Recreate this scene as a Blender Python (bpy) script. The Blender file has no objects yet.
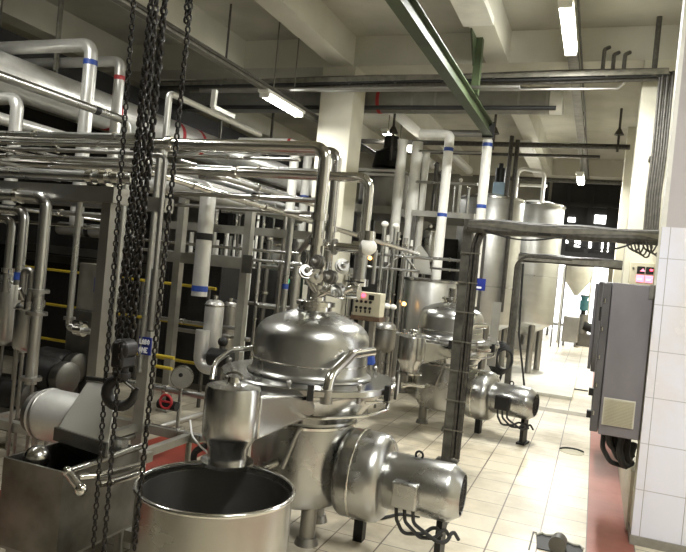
import bpy, bmesh, math, random
from mathutils import Vector, Matrix
random.seed(7)
S = bpy.context.scene
COL = S.collection
R = math.radians
PI = math.pi

# ------------------------------------------------------------------ camera
F, CX, CY, H = 660., 343., 276., 1.70
d1 = Vector((596-CX, -(290-CY), -F)).normalized()      # the aisle direction (world Y) seen by the camera
roll = .095
up = Vector((roll, 1, -(roll*d1.x+d1.y)/d1.z)).normalized()
xa = d1.cross(up)
W = Matrix((xa, d1, up))                                # camera -> world
O = Vector((0, 0, H))
cam_d = bpy.data.cameras.new('camera')
cam_d.sensor_fit = 'HORIZONTAL'; cam_d.sensor_width = 36; cam_d.lens = F/686*36
cam_d.clip_start = .05; cam_d.clip_end = 200
cam = bpy.data.objects.new('camera', cam_d); COL.objects.link(cam)
cam.matrix_world = Matrix.Translation(O) @ W.to_4x4()
S.camera = cam

def ray(x, y): return W @ Vector((x-CX, -(y-CY), -F))
def P(x, y, d): return O + ray(x, y)*(d/F)              # a point at distance d in front of the viewpoint
def PY(x, y, Y): v = ray(x, y); return O + v*(Y/v.y)
def PX(x, y, X): v = ray(x, y); return O + v*(X/v.x)
def PZ(x, y, Z=0.): v = ray(x, y); return O + v*((Z-H)/v.z)
AX = {'X': Vector((1,0,0)), 'Y': Vector((0,1,0)), 'Z': Vector((0,0,1))}
def ext(p, axis, x=None, y=None):
    a = W.transposed() @ (p-O); b = W.transposed() @ AX[axis]
    if x is not None: k = (x-CX)/F; t = -(a.x + k*a.z)/(b.x + k*b.z)
    else:
        k = (CY-y)/F; t = -(a.y + k*a.z)/(b.y + k*b.z)
    return p + AX[axis]*t
def path(*s):
    out = []
    for q in s:
        if isinstance(q, Vector): out.append(q.copy())
        elif isinstance(q[0], str):
            if q[0] == 'Z0': p = out[-1].copy(); p.z = q[1]; out.append(p)
            elif q[0] == 'd': out.append(out[-1]+Vector(q[1:]))
            else: out.append(ext(out[-1], q[0], y=q[1]) if q[0] == 'Z' else ext(out[-1], q[0], x=q[1]))
        else: out.append(P(*q))
    return out

# ------------------------------------------------------------------ materials
def nt(name):
    m = bpy.data.materials.new(name); m.use_nodes = True
    n = m.node_tree; n.nodes.clear()
    o = n.nodes.new('ShaderNodeOutputMaterial'); b = n.nodes.new('ShaderNodeBsdfPrincipled')
    n.links.new(b.outputs[0], o.inputs[0])
    return m, n, b
def rgb(c): return (c[0], c[1], c[2], 1)
def mat(name, col, rough=.5, metal=0., var=.12, scale=6., bump=0., col2=None, stretch=(1,1,1), rvar=.1):
    m, n, b = nt(name)
    tc = n.nodes.new('ShaderNodeTexCoord'); mp = n.nodes.new('ShaderNodeMapping')
    mp.inputs['Scale'].default_value = stretch
    n.links.new(tc.outputs['Object'], mp.inputs[0])
    no = n.nodes.new('ShaderNodeTexNoise'); no.inputs['Scale'].default_value = scale; no.inputs['Detail'].default_value = 6
    n.links.new(mp.outputs[0], no.inputs[0])
    rp = n.nodes.new('ShaderNodeValToRGB')
    c2 = col2 or tuple(max(0, k*(1-var*2)) for k in col)
    rp.color_ramp.elements[0].position = .3; rp.color_ramp.elements[1].position = .65
    rp.color_ramp.elements[0].color = rgb(c2); rp.color_ramp.elements[1].color = rgb(col)
    n.links.new(no.outputs[0], rp.inputs[0]); n.links.new(rp.outputs[0], b.inputs['Base Color'])
    mr = n.nodes.new('ShaderNodeMapRange'); mr.inputs[3].default_value = max(0, rough-rvar*.5); mr.inputs[4].default_value = min(1, rough+rvar*.5)
    n.links.new(no.outputs[0], mr.inputs[0]); n.links.new(mr.outputs[0], b.inputs['Roughness'])
    b.inputs['Metallic'].default_value = metal
    if bump:
        bp = n.nodes.new('ShaderNodeBump'); bp.inputs['Strength'].default_value = bump; bp.inputs['Distance'].default_value = .01
        n.links.new(no.outputs[0], bp.inputs['Height']); n.links.new(bp.outputs[0], b.inputs['Normal'])
    return m
def glow(name, col, st):
    m, n, b = nt(name)
    b.inputs['Base Color'].default_value = rgb(col)
    b.inputs['Emission Color'].default_value = rgb(col); b.inputs['Emission Strength'].default_value = st
    return m
M = dict(
    steel=mat('brushed_steel', (.50,.495,.475), .22, 1, .03, 3, 0, rvar=.10),
    polish=mat('polished_steel', (.66,.65,.62), .15, 1, .03, 4, 0, rvar=.06),
    satin=mat('satin_steel', (.47,.47,.455), .28, 1, .04, 3, 0, rvar=.10),
    dullsteel=mat('dull_steel', (.36,.35,.325), .40, 1, .10, 4, .0, rvar=.15),
    darksteel=mat('dark_steel', (.16,.155,.14), .45, .9, .15, 6, .05),
    alu=mat('aluminium_cladding', (.76,.755,.72), .36, .55, .05, 9, .03, rvar=.12),
    greyclad=mat('grey_cladding', (.28,.275,.25), .5, .45, .1, 6, .05),
    tanksteel=mat('tank_steel', (.58,.58,.555), .38, .85, .06, 3, .03, stretch=(1,1,3)),
    clad=mat('pipe_cladding', (.62,.615,.58), .38, .6, .06, 7, .03),
    white=mat('white_paint', (.80,.79,.73), .42, 0, .08, 5),
    cream=mat('cream_paint', (.64,.615,.50), .6, 0, .08, 2.2, .05),
    ceil=mat('ceiling_paint', (.45,.435,.36), .8, 0, .14, 1.3, .05),
    beam=mat('beam_paint', (.58,.565,.48), .7, 0, .08, 1.6, .05),
    darkwall=mat('dark_wall', (.022,.021,.019), .75, 0, .2, 2),
    wallb=mat('aged_wall', (.30,.285,.24), .8, 0, .2, 1.5),
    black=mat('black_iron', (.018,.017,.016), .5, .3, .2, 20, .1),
    chain=mat('oiled_chain', (.022,.019,.016), .40, .6, .25, 60, .1),
    rubber=mat('black_rubber', (.02,.02,.02), .6, 0, .1, 10),
    cable=mat('grey_cable', (.085,.078,.065), .55, 0, .3, 25, .1),
    cablelight=mat('pale_cable', (.30,.28,.23), .55, 0, .2, 25, .05),
    tray=mat('tray_steel', (.25,.24,.20), .5, .6, .2, 12, .08),
    post=mat('painted_post', (.14,.135,.115), .55, .3, .3, 10, .1),
    frame=mat('frame_steel', (.40,.39,.345), .42, .75, .1, 8, .05),
    green=mat('green_paint', (.05,.07,.03), .45, 0, .25, 5, .05),
    blue=mat('blue_band', (.02,.06,.30), .45, 0, .1, 10),
    bluesign=mat('blue_sign', (.012,.025,.22), .4, 0, .1, 10),
    red=mat('red_band', (.45,.03,.035), .5, 0, .1, 10),
    yellow=mat('yellow_paint', (.52,.39,.03), .45, 0, .12, 6),
    teal=mat('teal_paint', (.07,.25,.30), .4, 0, .1, 8),
    bluebox=mat('pale_blue_cover', (.42,.58,.72), .5, 0, .1, 8),
    cabinet=mat('cabinet_grey', (.25,.24,.262), .38, .3, .10, 2.4, .02, stretch=(2,2,.8)),
    cabdoor=mat('cabinet_door', (.14,.135,.14), .45, .3, .15, 4),
    vent=mat('vent_beige', (.74,.72,.62), .55, 0, .08, 8),
    panel=mat('panel_cream', (.56,.52,.38), .5, 0, .1, 6),
    brown=mat('rusty_brown', (.16,.10,.06), .7, 0, .3, 10, .1),
    signwhite=mat('sign_white', (.9,.9,.9), .5, 0, .03, 8),
    hook=mat('hook_iron', (.022,.02,.019), .45, .5, .2, 15, .15),
    plinth=mat('plinth_white', (.66,.64,.56), .5, 0, .1, 4),
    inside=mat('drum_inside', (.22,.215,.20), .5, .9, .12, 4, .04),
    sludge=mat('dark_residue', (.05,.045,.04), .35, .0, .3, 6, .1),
    tube=glow('lamp_tube', (1,1,.96), 28),
    led=glow('red_led', (1,.05,.09), 4), ledw=glow('pink_led', (1,.25,.38), .9),
    greenled=glow('green_led', (.05,.8,.35), 1.2), amber=glow('amber_lamp', (1,.5,.12), 4),
    daylight=glow('lit_window', (1,1,.97), 6),
)

def grid_mat(name, px, py, ox, oy, axes, col, col2, grout, wx, wy, rough, fade=1.0, dirt=.35, spec=.5, stain=None):
    """tiles px by py with thin joints, tone varying from tile to tile, and blotchy wear"""
    m, n, b = nt(name)
    L = n.links.new
    def math_(op, a, bb=None):
        q = n.nodes.new('ShaderNodeMath'); q.operation = op
        for i, v in enumerate((a, bb)):
            if v is None: continue
            if isinstance(v, (int, float)): q.inputs[i].default_value = v
            else: L(v, q.inputs[i])
        return q.outputs[0]
    g = n.nodes.new('ShaderNodeNewGeometry'); sp = n.nodes.new('ShaderNodeSeparateXYZ'); L(g.outputs['Position'], sp.inputs[0])
    u = math_('DIVIDE', math_('SUBTRACT', sp.outputs[axes[0]], ox), px)
    v = math_('DIVIDE', math_('SUBTRACT', sp.outputs[axes[1]], oy), py)
    def line(t, w, p):
        f = math_('FRACT', t); dd = math_('ABSOLUTE', math_('SUBTRACT', f, .5))
        return math_('GREATER_THAN', dd, .5 - w/p/2)
    lu = line(u, wx, px); lv = math_('MULTIPLY', line(v, wy, py), fade)
    ln = math_('MAXIMUM', lu, lv)
    cb = n.nodes.new('ShaderNodeCombineXYZ'); L(math_('FLOOR', u), cb.inputs[0]); L(math_('FLOOR', v), cb.inputs[1])
    wn = n.nodes.new('ShaderNodeTexWhiteNoise'); L(cb.outputs[0], wn.inputs[0])
    mx = n.nodes.new('ShaderNodeMix'); mx.data_type = 'RGBA'
    L(wn.outputs['Value'], mx.inputs[0]); mx.inputs[6].default_value = rgb(col); mx.inputs[7].default_value = rgb(col2)
    no = n.nodes.new('ShaderNodeTexNoise'); no.inputs['Scale'].default_value = 1.1; no.inputs['Detail'].default_value = 7; no.inputs['Roughness'].default_value = .65
    L(g.outputs['Position'], no.inputs[0])
    rp = n.nodes.new('ShaderNodeValToRGB'); rp.color_ramp.elements[0].position = .32; rp.color_ramp.elements[1].position = .55
    k = 1-dirt
    rp.color_ramp.elements[0].color = (k, k*.95, k*.85, 1); rp.color_ramp.elements[1].color = (1,1,1,1)
    L(no.outputs[0], rp.inputs[0])
    m2 = n.nodes.new('ShaderNodeMix'); m2.data_type = 'RGBA'; m2.blend_type = 'MULTIPLY'; m2.inputs[0].default_value = 1
    L(mx.outputs[2], m2.inputs[6]); L(rp.outputs[0], m2.inputs[7])
    if stain:
        st = n.nodes.new('ShaderNodeTexNoise'); st.inputs['Scale'].default_value = 1.7; st.inputs['Detail'].default_value = 8; st.inputs['Distortion'].default_value = .6
        L(g.outputs['Position'], st.inputs[0])
        sx = n.nodes.new('ShaderNodeMapRange'); sx.inputs[1].default_value = -.5; sx.inputs[2].default_value = -2.2; sx.inputs[3].default_value = .25; sx.inputs[4].default_value = -.08
        L(sp.outputs[0], sx.inputs[0])
        sm = n.nodes.new('ShaderNodeMapRange'); L(math_('SUBTRACT', st.outputs[0], sx.outputs[0]), sm.inputs[0])
        sm.inputs[1].default_value = .40; sm.inputs[2].default_value = .56; sm.inputs[3].default_value = 0; sm.inputs[4].default_value = .78
        ms = n.nodes.new('ShaderNodeMix'); ms.data_type = 'RGBA'; L(sm.outputs[0], ms.inputs[0]); L(m2.outputs[2], ms.inputs[6]); ms.inputs[7].default_value = rgb(stain)
        m2 = ms
    m3 = n.nodes.new('ShaderNodeMix'); m3.data_type = 'RGBA'
    L(ln, m3.inputs[0]); L(m2.outputs[2], m3.inputs[6]); m3.inputs[7].default_value = rgb(grout)
    L(m3.outputs[2], b.inputs['Base Color'])
    mr = n.nodes.new('ShaderNodeMapRange'); mr.inputs[3].default_value = rough+.15; mr.inputs[4].default_value = rough-.1
    L(no.outputs[0], mr.inputs[0]); L(mr.outputs[0], b.inputs['Roughness'])
    b.inputs['Specular IOR Level'].default_value = spec
    return m
FT = grid_mat('floor_tiles', .3, .3, .10, .06, (0,1), (.78,.72,.58), (.69,.62,.48), (.15,.12,.085), .010, .008, .33, .95, .40, stain=(.24,.215,.16))
RT = grid_mat('red_tiles', .3, .3, .10, .06, (0,1), (.36,.135,.10), (.32,.115,.085), (.20,.12,.09), .005, .006, .42, .6, .3)
WT = grid_mat('wall_tiles', .255, .316, .43, .06, (0,2), (.82,.83,.95), (.80,.81,.92), (.40,.40,.43), .005, .005, .22, .8, .05)

# ------------------------------------------------------------------ mesh builder
class MB:
    def __init__(s): s.v = []; s.f = []
    def add(s, vs, fs):
        k = len(s.v); s.v += [Vector(v) for v in vs]; s.f += [tuple(i+k for i in f) for f in fs]; return s
    def hexa(s, b4, t4):
        return s.add(list(b4)+list(t4), [(3,2,1,0),(4,5,6,7),(0,1,5,4),(1,2,6,5),(2,3,7,6),(3,0,4,7)])
    def box(s, c, d, rz=0, m=None):
        c = Vector(c); x, y, z = d[0]/2, d[1]/2, d[2]/2
        q = Matrix.Rotation(rz, 3, 'Z') if m is None else m
        vs = [c + q @ Vector(k) for k in ((-x,-y,-z),(x,-y,-z),(x,y,-z),(-x,y,-z),(-x,-y,z),(x,-y,z),(x,y,z),(-x,y,z))]
        return s.hexa(vs[:4], vs[4:])
    def bb(s, a, b):
        a = Vector(a); b = Vector(b); return s.box((a+b)/2, [abs(k) for k in (b-a)])
    def beam(s, a, b, w, h, upv=(0,0,1)):
        """a box bar from a to b, w wide and h deep"""
        a = Vector(a); b = Vector(b); t = (b-a).normalized(); u = Vector(upv)
        if abs(t.dot(u)) > .95: u = Vector((0,1,0))
        sd = t.cross(u).normalized(); u = sd.cross(t)
        def q(p): return [p-sd*w/2-u*h/2, p+sd*w/2-u*h/2, p+sd*w/2+u*h/2, p-sd*w/2+u*h/2]
        return s.hexa(q(b), q(a))
    def lathe(s, o, axis, prof, n=24, closed=False):
        o = Vector(o); a = Vector(axis).normalized()
        u = Vector((0,0,1)) if abs(a.z) < .9 else Vector((1,0,0))
        e1 = a.cross(u).normalized(); e2 = a.cross(e1)
        vs = []; fs = []; rows = []
        for r, z in prof:
            if r < 1e-6: rows.append([len(vs)]*n); vs.append(o+a*z)
            else:
                rows.append(list(range(len(vs), len(vs)+n)))
                vs += [o+a*z+(e1*math.cos(2*PI*i/n)+e2*math.sin(2*PI*i/n))*r for i in range(n)]
        pr = list(zip(rows, rows[1:]))
        if closed: pr.append((rows[-1], rows[0]))
        for A, B in pr:
            for i in range(n):
                j = (i+1) % n
                f = []
                for k in (A[i], B[i], B[j], A[j]):
                    if k not in f: f.append(k)
                if len(f) > 2: fs.append(tuple(f))
        return s.add(vs, fs)
    def cyl(s, a, b, r, r2=None, n=20):
        a = Vector(a); b = Vector(b); L = (b-a).length; r2 = r if r2 is None else r2
        return s.lathe(a, b-a, [(0,0),(r,0),(r2,L),(0,L)], n)
    def tube(s, pts, r, n=12, caps=True, closed=False):
        pts = [Vector(p) for p in pts]
        N = len(pts); vs = []; fs = []
        u = None
        for i, p in enumerate(pts):
            if closed: t = pts[(i+1) % N]-pts[i-1]
            else: t = pts[min(i+1, N-1)]-pts[max(i-1, 0)]
            t.normalize()
            if u is None:
                w = Vector((0,0,1)) if abs(t.z) < .9 else Vector((1,0,0)); u = t.cross(w).normalized()
            else: u = (u-t*u.dot(t)).normalized()
            v = t.cross(u); rr = r[i] if isinstance(r, (list, tuple)) else r
            vs += [p+(u*math.cos(2*PI*k/n)+v*math.sin(2*PI*k/n))*rr for k in range(n)]
        for i in range(N if closed else N-1):
            j = (i+1) % N
            for k in range(n):
                l = (k+1) % n; fs.append((i*n+k, i*n+l, j*n+l, j*n+k))
        if caps and not closed: fs += [tuple(range(n))[::-1], tuple(range((N-1)*n, N*n))]
        return s.add(vs, fs)
    def prism(s, poly, ex):
        poly = [Vector(p) for p in poly]; ex = Vector(ex); n = len(poly)
        return s.add(poly+[p+ex for p in poly], [tuple(range(n))[::-1], tuple(range(n, 2*n))]+[(i,(i+1)%n,(i+1)%n+n,i+n) for i in range(n)])
    def sphere(s, c, r, n=16, sq=(1,1,1)):
        k = len(s.v); s.lathe((0,0,0), (0,0,1), [(r*math.sin(PI*i/8), -r*math.cos(PI*i/8)) for i in range(9)], n)
        for i in range(k, len(s.v)): q = s.v[i]; s.v[i] = Vector(c)+Vector((q.x*sq[0], q.y*sq[1], q.z*sq[2]))
        return s
    def build(s, name, m, parent=None, bevel=0., ang=38):
        me = bpy.data.meshes.new(name)
        o = bpy.data.objects.new(name, me)
        if parent is not None: org = parent_world(parent)
        else:
            lo = [min(v[i] for v in s.v) for i in range(3)]; hi = [max(v[i] for v in s.v) for i in range(3)]
            org = Vector(((lo[0]+hi[0])/2, (lo[1]+hi[1])/2, lo[2])); o.location = org
        me.from_pydata([v-org for v in s.v], [], s.f)
        bm = bmesh.new(); bm.from_mesh(me); bmesh.ops.recalc_face_normals(bm, faces=bm.faces); bm.to_mesh(me); bm.free()
        me.polygons.foreach_set('use_smooth', [True]*len(me.polygons))
        me.set_sharp_from_angle(angle=R(ang))
        me.materials.append(M[m] if isinstance(m, str) else m)
        COL.objects.link(o)
        if parent is not None: o.parent = parent
        if bevel:
            b = o.modifiers.new('bevel', 'BEVEL'); b.width = bevel; b.segments = 2; b.limit_method = 'ANGLE'; b.angle_limit = R(40)
        return o
def parent_world(o):
    p = Vector(o.location)
    while o.parent: o = o.parent; p = p+Vector(o.location)
    return p
def tag(o, label, cat, group=None):
    o['label'] = label; o['category'] = cat
    if group: o['group'] = group
    return o
def thing(name, label, cat, loc, group=None):
    o = bpy.data.objects.new(name, None); COL.objects.link(o); o.location = loc; o.empty_display_size = .1
    return tag(o, label, cat, group)
def struct(name, mb, m, bevel=0.):
    o = mb.build(name, m, None, bevel); o['kind'] = 'structure'; return o
def relabel(o, label): o['label'] = label; return o
def copy_tree(o, parent=None, off=None):
    c = o.copy(); COL.objects.link(c)
    if parent is not None: c.parent = parent
    if off is not None: c.location = Vector(o.location)+Vector(off)
    for ch in [k for k in o.children]: copy_tree(ch, c)
    return c

def fillet(pts, rad):
    pts = [Vector(p) for p in pts]; out = [pts[0]]
    for i in range(1, len(pts)-1):
        a, b, c = pts[i-1], pts[i], pts[i+1]
        u = (a-b); v = (c-b); lu, lv = u.length, v.length
        if lu < 1e-5 or lv < 1e-5: continue
        u /= lu; v /= lv
        th = u.angle(v)
        if th > R(176): out.append(b); continue
        t = min(rad/math.tan(th/2), lu*.48, lv*.48); rr = t*math.tan(th/2)
        cen = b+(u+v).normalized()*(rr/math.sin(th/2))
        p0 = b+u*t; p1 = b+v*t; n = 7
        e0 = p0-cen; e1 = p1-cen; A = e0.angle(e1)
        if A < 1e-3: out.append(b); continue
        for k in range(n+1):
            q = k/n; out.append(cen+(e0*math.sin((1-q)*A)+e1*math.sin(q*A))/math.sin(A))
    out.append(pts[-1]); return out

def ring(parent, name, p, axis, r, L, m, n=16):
    a = Vector(axis).normalized()
    return MB().cyl(Vector(p)-a*L/2, Vector(p)+a*L/2, r, n=n).build(name, m, parent)
def pipe(label, pts, r, m='steel', name='pipe', cat='pipe', group=None, fit=(), fr=2.6, n=12):
    """a pipe run; fit = fittings (kind, segment, fraction)"""
    o = MB().tube(fillet(pts, r*fr), r, n).build(name, m)
    tag(o, label, cat, group)
    for f in fit:
        k, i, t = f[:3]
        a = pts[i]; b = pts[i+1]; p = a.lerp(b, t); ax = b-a
        if k == 'clamp': ring(o, 'clamp', p, ax, r*1.4, r*1.1, 'polish')
        elif k == 'flange': ring(o, 'flange', p, ax, r*1.75, max(.02, r*.6), 'dullsteel')
        elif k == 'blue': relabel(ring(o, 'band', p, ax, r*1.04, .05, 'blue'), 'blue band')
        elif k == 'red': relabel(ring(o, 'band', p, ax, r*1.03, .045, 'red'), 'red band')
        elif k == 'black': relabel(ring(o, 'band', p, ax, r*1.04, .06, 'black'), 'black band')
        elif k == 'valve':
            ring(o, 'valve_body', p, ax, r*1.9, r*3, 'polish')
            hp = p+Vector((0,0,r*1.7)) if abs(ax.normalized().z) < .8 else p+Vector((0,-r*1.7,0))
            MB().cyl(p, hp+(hp-p)*.5, r*.6, n=10).build('valve_stem', 'steel', o)
            MB().beam(hp+(hp-p)*.5-Vector((r*2.5,0,0)), hp+(hp-p)*.5+Vector((r*2.5,0,0)), r*.6, r*.35).build('handle', 'black', o)
    return o

# ------------------------------------------------------------------ the setting
ZS = 4.75
fl = MB()
def quad(x0, x1, y0, y1, z=0.):
    return MB().bb((x0, y0, z-.2), (x1, y1, z))
struct('floor', quad(-13, .1, -3.2, 27.5).add([], []).bb((.4,-3.2,-.2), (3.2,27.5,0)), FT)
t = struct('floor_strip', quad(.1, .4, -3.2, 27.5), RT); t.name = 'trim_1'
# red painted run-off strip at the left, between the machines
struct('trim_2', MB().bb((-3.55,1.5,0), (-2.95,5.2,.004)), mat('red_floor_paint', (.25,.04,.022), .5, 0, .15, 5))
struct('ceiling', MB().bb((-13,-3.2,ZS), (3.2,27.5,ZS+.3)), 'ceil')
k = 1
def beam_y(x0, x1, y0, y1, z=4.36):
    global k
    struct('ceiling_beam_%d' % k, MB().bb((x0,y0,z), (x1,y1,ZS+.02)), 'beam').name = 'trim_%d' % (k+3); k += 1
for (x0, x1) in ((-7.25,-6.95), (-5.25,-4.95), (-3.58,-3.28), (-1.52,-1.25)):
    beam_y(x0, x1, -3.1, 8.2); beam_y(x0, x1, 8.65, 16.6); beam_y(x0, x1, 17.0, 27.3)
beam_y(-9.3, -9.0, -3.1, 27.3)
for y0 in (8.2, 16.6): beam_y(-12.9, .9, y0, y0+.45)
struct('wall_left', MB().bb((-13.2,-3.2,-.1), (-13,27.5,ZS)), 'darkwall')
struct('wall_front', MB().bb((-13,-3.4,-.1), (3.2,-3.2,ZS)), 'wallb')
struct('wall_right', MB().bb((.92,5.2,0), (1.1,27.5,ZS)), 'cream')
struct('wall_right_near', MB().bb((3.0,-3.2,0), (3.2,4.97,ZS)), 'cream').name = 'wall_side'
# tiled pillar beside the cabinet
struct('wall_plaster', MB().bb((.398,4.95,2.17), (1.9,4.962,ZS)), mat('grey_plaster', (.52,.49,.50), .8, 0, .06, 2)).name = 'wall_pillar_plaster'
struct('curb', MB().bb((.36,5.2,0), (.92,8.2,.42)), 'cream').name = 'baseboard_right'
struct('pillar', MB().bb((.38,4.96,.05), (1.9,5.2,ZS)), 'cream').name = 'wall_pillar'
struct('wall_tiles', MB().bb((.378,4.945,.06), (1.9,4.962,2.17)), WT).name = 'wall_pillar_tiles'
struct('corner_trim', MB().bb((.372,4.942,2.17), (.40,4.975,ZS)), 'white').name = 'trim_40'
struct('pillar_base', MB().bb((.372,4.93,0), (1.9,5.2,.06)), mat('stone_skirting', (.30,.28,.24), .6, 0, .15, 12)).name = 'baseboard_pillar'
# columns
struct('column', MB().bb((-3.72,8.2,0), (-3.24,8.66,ZS)), 'cream', .01).name = 'wall_column_middle'
struct('column', MB().bb((.27,8.2,0), (.95,8.66,ZS)), 'cream', .01).name = 'wall_column_right'
struct('column', MB().bb((.27,13.2,0), (.95,13.7,ZS)), 'cream', .01).name = 'wall_column_far'
struct('column', MB().bb((.27,19.2,0), (.95,19.7,ZS)), 'cream', .01).name = 'wall_column_last'
# white overhead stub above the monorail
a = PZ(463,19,4.36)
struct('stub', MB().bb((-1.53,-1,4.28), (-1.22,a.y,4.36)), 'white').name = 'trim_41'
# wide tile gutter across the aisle
struct('gutter', MB().bb((-3.2,9.40,0), (.1,9.66,.003)), mat('gutter_brown', (.33,.29,.20), .5, 0, .2, 6)).name = 'trim_42'
# far end: dark gallery with lit panes above, a bright opening below
YB = 17.3
def seg(x0, y0, x1, y1, Y=YB, th=.15):
    a = PY(x0, y0, Y); b = PY(x1, y1, Y)
    return MB().bb((min(a.x,b.x),Y,min(a.z,b.z)), (max(a.x,b.x),Y+th,max(a.z,b.z)))
zt = PY(580,264,YB).z
struct('wall_back', MB().bb((-13,YB,0), (PY(541,300,YB).x,YB+.2,ZS)), 'wallb')
struct('wall_back_end', MB().bb((-13,27.3,2.9), (3.2,27.5,ZS)), 'cream').name = 'wall_end'
struct('wall_back_upper', MB().bb((PY(541,300,YB).x,YB,zt), (.92,YB+.2,4.42)), 'darkwall').name = 'wall_gallery'
wi = 1
for (x0,y0,x1,y1) in ((552,216,562,222),(564,217,575,222),(595,215,607,224),(551,237,568,243),(575,239,580,247),(587,240,591,248),(602,241,608,252),(548,261,557,265),(559,262,565,266)):
    o = seg(x0,y0,x1,y1,YB-.03,.06).build('window_%d' % wi, 'daylight'); o['kind'] = 'structure'; wi += 1
for i, (y, h) in enumerate(((203,.10),(228,.16),(252,.12),(258,.10))):
    a = PY(540,y,YB); b = PY(622,y+4,YB)
    struct('g', MB().bb((a.x,YB-.14,a.z-h/2), (b.x,YB-.03,a.z+h/2)), 'black').name = 'trim_%d' % (50+i)
for i, x in enumerate((548,570,593,612)):
    a = PY(x,180,YB)
    struct('g', MB().bb((a.x-.05,YB-.12,zt), (a.x+.05,YB-.02,4.4)), 'black').name = 'trim_%d' % (60+i)
#PART2
# ------------------------------------------------------------------ the two centrifugal separators
def arc3(pts, n=6):
    return fillet(pts, .08)
def separator(c, zf, label, group):
    c = Vector(c); zf += .022; o = thing('centrifugal_separator', label, 'separator', c, group)
    up_ = (0,0,1)
    def L(prof, name, m, n=40, z0=zf): return MB().lathe(c+Vector((0,0,z0)), up_, prof, n).build(name, m, o)
    hood = L([(.395,.0),(.392,.010),(.375,.018),(.366,.032),(.362,.055),(.362,.225),(.356,.258),(.338,.292),(.31,.32),(.265,.345),(.20,.372),(.14,.392),(.115,.40),(0,.40)], 'hood', 'satin', 56)
    MB().lathe(c+Vector((0,0,zf)), up_, [(.361,.080),(.366,.084),(.366,.090),(.361,.094)], 56, True).build('seam_ring', 'polish', hood)
    fl_ = L([(.0,-.004),(.545,-.004),(.555,-.012),(.555,-.04),(.545,-.048),(.50,-.05),(.0,-.05)], 'clamp_flange', 'steel', 56)
    for i in range(8):
        a = 2*PI*i/8+.2; p = c+Vector((math.cos(a)*.535, math.sin(a)*.535, zf-.03))
        MB().cyl(p+Vector((0,0,-.05)), p+Vector((0,0,.045)), .012, n=8).sphere(p+Vector((0,0,.05)), .018, 8).build('clamp_bolt', 'dullsteel', fl_)
    L([(0,-.05),(.47,-.05),(.465,-.09),(.40,-.17),(.345,-.235),(.335,-.25),(0,-.25)], 'bowl_casing', 'steel', 48)
    body = L([(0,-.25),(.318,-.25),(.322,-.27),(.322,-.64),(.315,-.71),(.285,-.77),(.22,-.80),(0,-.80)], 'drive_housing', 'satin', 48)
    MB().lathe(c+Vector((0,0,zf)), up_, [(.324,-.268),(.334,-.275),(.334,-.29),(.324,-.297)], 48, True).build('seam_ring', 'polish', body)
    for a in (-46, 74, 194):
        p = c+Vector((math.cos(R(a))*.22, math.sin(R(a))*.22, 0))
        MB().cyl(p+Vector((0,0,.04)), p+Vector((0,0,zf-.77)), .048, n=16).cyl(p, p+Vector((0,0,.045)), .075, .06, 16).build('foot', 'dullsteel', o)
    # neck on top
    neck = L([(0,.40),(.105,.40),(.105,.425),(.125,.43),(.125,.455),(.10,.462),(0,.462)], 'neck', 'polish', 28)
    MB().cyl(c+Vector((0,0,zf+.46)), c+Vector((0,0,zf+.56)), .062).build('inlet_stub', 'polish', neck)
    # motor to the right
    ym = c.y; za = zf-.565
    ax = Vector((1,0,0)); a0 = Vector((c.x, ym, za))
    barrel = MB().lathe(a0, ax, [(0,.31),(.25,.31),(.262,.325),(.266,.345),(.268,.51),(.258,.55),(.23,.58),(.17,.595),(0,.595)], 40).build('coupling_guard', 'satin', o)
    MB().lathe(a0, ax, [(.268,.40),(.272,.404),(.272,.412),(.268,.416)], 40, True).build('seam_ring', 'polish', barrel)
    motor = MB().lathe(a0, ax, [(0,.57),(.162,.57),(.168,.58),(.168,.96),(.162,.98),(.125,1.035),(.118,1.04),(.118,1.02),(0,1.02)], 36).build('motor', 'satin', o)
    g = MB()
    for i in range(8):
        a = PI*i/8; v = Vector((0, math.cos(a), math.sin(a)))*.115
        g.beam(a0+ax*1.034-v, a0+ax*1.034+v, .007, .006, (1,0,0))
    for r in (.035,.065,.095): g.tube([a0+ax*1.036+Vector((0,math.cos(2*PI*i/20)*r,math.sin(2*PI*i/20)*r)) for i in range(20)], .004, 6, closed=True)
    g.build('fan_grille', 'black', motor)
    eye = a0+Vector((.76,0,.160))
    MB().tube([eye+Vector((math.cos(2*PI*i/14)*.022, 0, .022+math.sin(2*PI*i/14)*.022)) for i in range(14)], .007, 8, closed=True).build('lifting_eye', 'black', motor)
    bx = a0+Vector((.74,-.165,-.01))
    tb = MB().box(bx, (.15,.10,.15)).build('terminal_box', 'satin', motor, .012)
    for i in range(3):
        p = bx+Vector((-.05+.05*i,0,-.075))
        pts = [p, p+Vector((.01,0,-.08)), p+Vector((.05+.05*i,.02,-.16)), p+Vector((.16+.02*i,.06,-.15-.01*i)), p+Vector((.22,.10,-.10)), p+Vector((.25,.15,-.17))]
        MB().tube(fillet(pts, .05), .011, 8).build('motor_cable', 'rubber', motor)
    # support under the motor
    p = a0+Vector((.92,.04,0))
    MB().bb((p.x-.018,p.y-.05,.02), (p.x+.018,p.y+.1,za-.14)).bb((p.x-.045,p.y-.07,0), (p.x+.045,p.y+.12,.02)).build('motor_support', 'black', o)
    MB().bb((c.x+.38,p.y-.0,.0), (c.x+.44,p.y+.07,za-.25)).build('guard_support', 'black', o)
    # discharge box towards the camera side and the cyclone
    q = c+Vector((.065,-1.06,0))
    cy = MB().lathe(q, up_, [(0,zf-.30),(.092,zf-.30),(.096,zf-.265),(.100,zf-.22),(.130,zf-.175),(.134,zf-.155),(.134,zf+.055),(.128,zf+.070),(.09,zf+.082),(.05,zf+.088),(0,zf+.09)], 36).build('cyclone', 'steel', o)
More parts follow.
